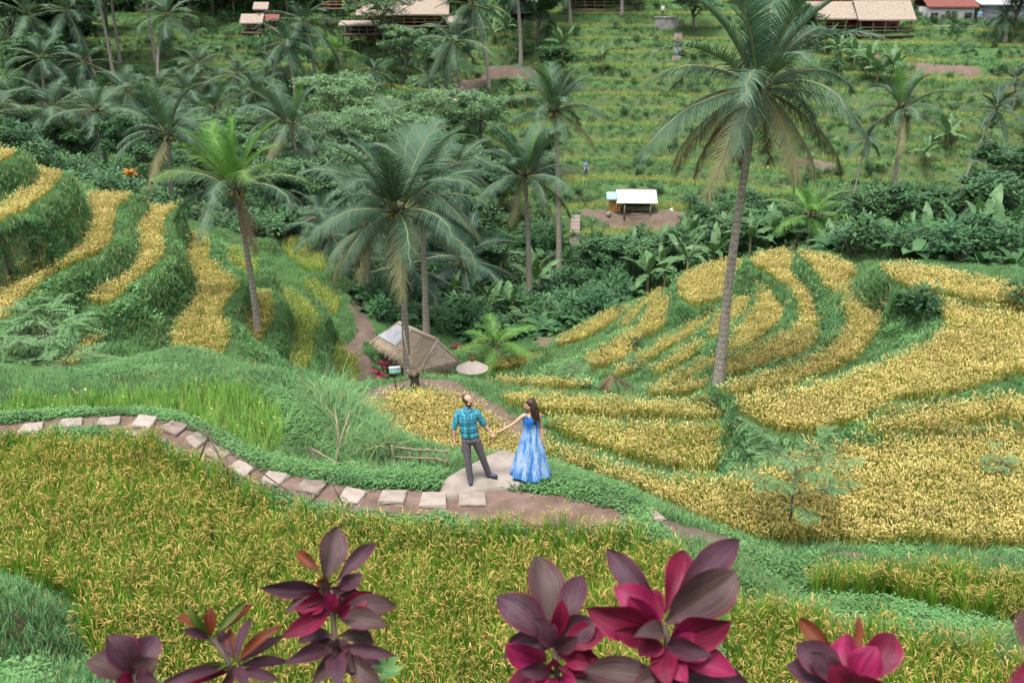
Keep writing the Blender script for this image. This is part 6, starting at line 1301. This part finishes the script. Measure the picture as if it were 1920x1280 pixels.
building(1738, 1824, 15, 48, 112, 4.5, 1.1, 'white house with red tiled roof at the upper right', 'white_house', 'roof_tile', wall='wall_white', solid=True, wins=2, door=[-.08, .06])
building(1834, 1925, 10, 50, 113, 5, .6, 'grey building with flat pale roof at the top right corner', 'grey_house', 'roof_white', wall='wall_grey', solid=True, wins=1, door=[.2])
building(672, 735, 30, 45, 122, 4.5, 1.1, 'far cafe with straw roof and ochre wall, left of three', posts=5, back='wall_ochre')
building(736, 838, 29, 48, 121, 5, 1.9, 'far cafe under the tallest straw roof, right of three', posts=6, back='wall_ochre')
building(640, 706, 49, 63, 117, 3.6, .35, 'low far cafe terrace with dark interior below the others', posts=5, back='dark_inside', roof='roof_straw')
building(604, 668, -6, 15, 130, 4, 1.0, 'far house with red door and yellow balcony rail at the top edge', posts=6, back='red_paint', rail='wall_ochre', roof='roof_tile')
building(456, 490, 45, 60, 124, 1.9, .95, 'small straw-roofed kiosk on the far slope, lower', 'kiosk', posts=3, back='wood_dark'); building(480, 500, 19, 31, 128, 1.4, .75, 'tiny straw-roofed kiosk on the far slope, upper', 'kiosk', posts=2, back='wood_dark'); building(500, 520, 40, 52, 125, 1.4, .6, 'small reddish roofed kiosk right of the lower one', 'kiosk', posts=2, back='wood_dark', roof='roof_tile')
building(955, 1004, 8, 22, 121, 4, .8, 'far house with blue signboard at the top edge centre', 'far_house', 'roof_white', wall='blue_paint', solid=True, wins=2)
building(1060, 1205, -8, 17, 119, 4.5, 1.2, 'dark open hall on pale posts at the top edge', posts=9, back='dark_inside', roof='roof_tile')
building(842, 872, 44, 58, 118, 2.5, .6, 'small far stall right of the cafes', 'kiosk', posts=3, back='wall_ochre')
# retaining walls
for (u0, u1, v0, v1, y_, lab) in ((1745, 1862, 50, 66, 110.5, 'concrete retaining wall below the white house'), (1228, 1270, 33, 50, 112, 'dark concrete wall beside the upper stairs')):
    def pt(u, v): d = ray(u, v); return Vector(CAM + d * (y_ / d[1]))
    A = pt((u0 + u1) / 2, v1); W = pt(u1, v1).x - pt(u0, v1).x; H = pt(u0, v0).z - A.z; m = MB(); N_ = 9
    for k in range(N_): m.box((-W / 2 + W * (k + .5) / N_, 0, H / 2 - .4), (W / N_ - .02, .3 + .03 * (k % 2), H + .8))
    m.box((0, -.02, H + .04), (W + .1, .42, .1)); tag(m.build('retaining_wall', 'concrete', None, A, smooth=False), lab, 'wall')
# balcony on stilts at the right edge
def pt(u, v, y_): d = ray(u, v); return Vector(CAM + d * (y_ / d[1]))
A = pt(1905, 54, 109); t = empty('viewing_deck', A, 0, 'wooden viewing deck on stilts at the right edge', 'deck'); m = MB(); m.box((0, 0, 0), (3.4, 2.4, .18)); m.build('deck', 'bamboo', t)
for k in range(5): m = MB(); m.tube([(-1.4 + .7 * k, -1.0, 0), (-1.4 + .7 * k, -1.0, -2.6)], .07, 6); m.build('stilt', 'wood_dark', t)
# ------------------------------------------------------------------ white-roofed resting hut
def resthut():
    g = hit(1193, 405); t = empty('resting_hut', g, -.03, 'open resting hut with white sheet roof on the bare terrace', 'hut'); W = 3.1; D = 1.9; px_ = .0428
    m = MB(); N_ = 24
    for i in range(N_):
        x0, x1 = -W / 2 - .1 + (W + .2) * i / N_, -W / 2 - .1 + (W + .2) * (i + 1) / N_; z = .025 * (i % 2); z2 = .025 * ((i + 1) % 2); m.add([(x0, -.35, 1.12 + z), (x1, -.35, 1.12 + z2), (x1 + .08, D, 1.75 + z2), (x0 + .08, D, 1.75 + z)], [(0, 1, 2, 3)])
    o = m.build('roof', 'roof_white', t, smooth=False); md = o.modifiers.new('thick', 'SOLIDIFY'); md.thickness = .02
    m = MB(); m.tube([(-W / 2, D + .02, 1.80), (W / 2, D + .02, 1.80)], .04, 6); m.build('ridge_pole', 'bamboo', t)
    for x, y, h in ((-W / 2 + .55, -.25, 1.2), (W / 2 - .45, -.25, 1.2), (-W / 2 + .3, D - .1, 1.75), (W / 2 - .2, D - .1, 1.75)): m = MB(); m.tube([(x, y, -.3), (x, y, h)], .05, 6); m.build('post', 'bamboo', t)
    m = MB(); m.box((0, .75, .42), (2.2, 1.0, .07)); m.build('platform', 'bamboo', t)
    for x in (-1.0, -.3, .4, 1.0): m = MB(); m.tube([(x, .3, 0), (x, .3, .4)], .035, 5); m.build('leg', 'bamboo', t)
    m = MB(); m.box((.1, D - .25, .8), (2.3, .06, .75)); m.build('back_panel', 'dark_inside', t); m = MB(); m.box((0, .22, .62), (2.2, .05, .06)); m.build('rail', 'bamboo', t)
    m = MB(); m.tube([(-.5, -.3, .25), (.5, -.35, .22)], .04, 5); m.build('bench_rail', 'bamboo', t)
    k = empty('lean_to', g + Vector((-2.0, .5, 0)), 0, 'little blue-roofed lean-to left of the resting hut', 'shed'); m = MB(); m.box((0, 0, 1.55), (.85, 1.0, .04), M=Matrix.Rotation(.45, 4, 'X')); m.build('roof', 'roof_blue', k); m = MB(); m.box((0.1, .2, .65), (.6, .5, 1.3)); m.build('wall', 'wall_ochre', k, smooth=False)
    for x in (-.36, .36): m = MB(); m.tube([(x, -.4, -.2), (x, -.4, 1.35)], .04, 5); m.build('post', 'bamboo', k)
    m = MB(); ell(m, (0, 0, .25), (.22, .16, .25)); m.box((0, 0, .05), (.3, .25, .1)); tag(m.build('orange_sack', 'orange_cloth', None, g + Vector((-1.45, .3, .35))), 'orange bundle at the left end of the resting hut', 'bundle')
    m = MB(); m.box((0, .0, .2), (.55, .5, .4)); m.box((0, 0, .42), (.62, .56, .05)); tag(m.build('crate', 'wood_dark', None, g + Vector((-1.45, .3, -.05)), smooth=False), 'dark crate under the orange bundle', 'crate')
    m = MB(); ell(m, (0, 0, .22), (.2, .18, .3)); ell(m, (.05, 0, .5), (.09, .09, .1)); tag(m.build('white_sack', 'wall_white', None, g + Vector((3.0, .9, -.1))), 'white sack at the right end of the bare terrace', 'sack')
    m = MB(); ell(m, (0, 0, .2), (.2, .18, .22)); ell(m, (.1, .0, .35), (.12, .12, .12)); tag(m.build('stone_heap', 'slab_stone', None, g + Vector((-2.3, -.2, 0))), 'pale stone heap left of the resting hut', 'stones')
resthut()
# ------------------------------------------------------------------ people far away
def far_person(p, yaw, label, top, legs, s_=1.0, bagcol=None):
    t = empty('person', p, yaw, label, 'person'); sk = MB(); Rm, L = head(sk, (0, 0, 1.6), 0, 0, 1.0); cap(sk, (0, .01, 1.4), (0, .01, 1.52), .055, .05)
    for k in (-1, 1): cap(sk, (.19 * k, 0, 1.38), (.23 * k, .02, 1.1), .045, .04); cap(sk, (.23 * k, .02, 1.1), (.20 * k, -.12, .88), .038, .028); hand(sk, (.20 * k, -.12, .88), (0, -.3, -1), (-k, 0, 0), k, 1, .4)
    fuse(sk, 'body', 'skin', t, .016, 1); s2 = MB(); ell(s2, (0, 0, 1.22), (.19, .12, .27)); ell(s2, (0, 0, 1.0), (.17, .12, .16))
    for k in (-1, 1): cap(s2, (.18 * k, 0, 1.38), (.22 * k, .015, 1.2), .07, .065)
    fuse(s2, 'shirt', top, t, .02, 2); tr = MB(); ell(tr, (0, 0, .92), (.165, .115, .12))
    for k in (-1, 1): cap(tr, (.08 * k, 0, .88), (.09 * k, -.02 * k, .45), .09, .065); cap(tr, (.09 * k, -.02 * k, .45), (.09 * k, .06 * k, .06), .062, .05); cap(tr, (.09 * k, .06 * k, .03), (.09 * k, .06 * k - .14, .03), .04, .035)
    fuse(tr, 'trousers', legs, t, .02, 1); hr = MB(); ell(hr, L(0, .02, .05), (.085, .1, .085), Rm); fuse(hr, 'hair', 'hair_dark', t, .016, 1); t.scale = (s_,) * 3; return t
far_person(hit(1098, 336), .6, 'person in blue walking on the far rice step above the hut', 'blue_paint', 'denim_grey'); far_person(hit(1270, 104), 2.8, 'person in dark blue at the foot of the upper stairs', 'shoe', 'blue_paint'); far_person(hit(1242, 33), 0, 'person in white on the upper grass beside the dark wall', 'wall_white', 'denim_grey', .8)
p = pt(1834, 49, 111.5); far_person(p, 0, 'person in blue beside the white house', 'blue_paint', 'denim_grey')
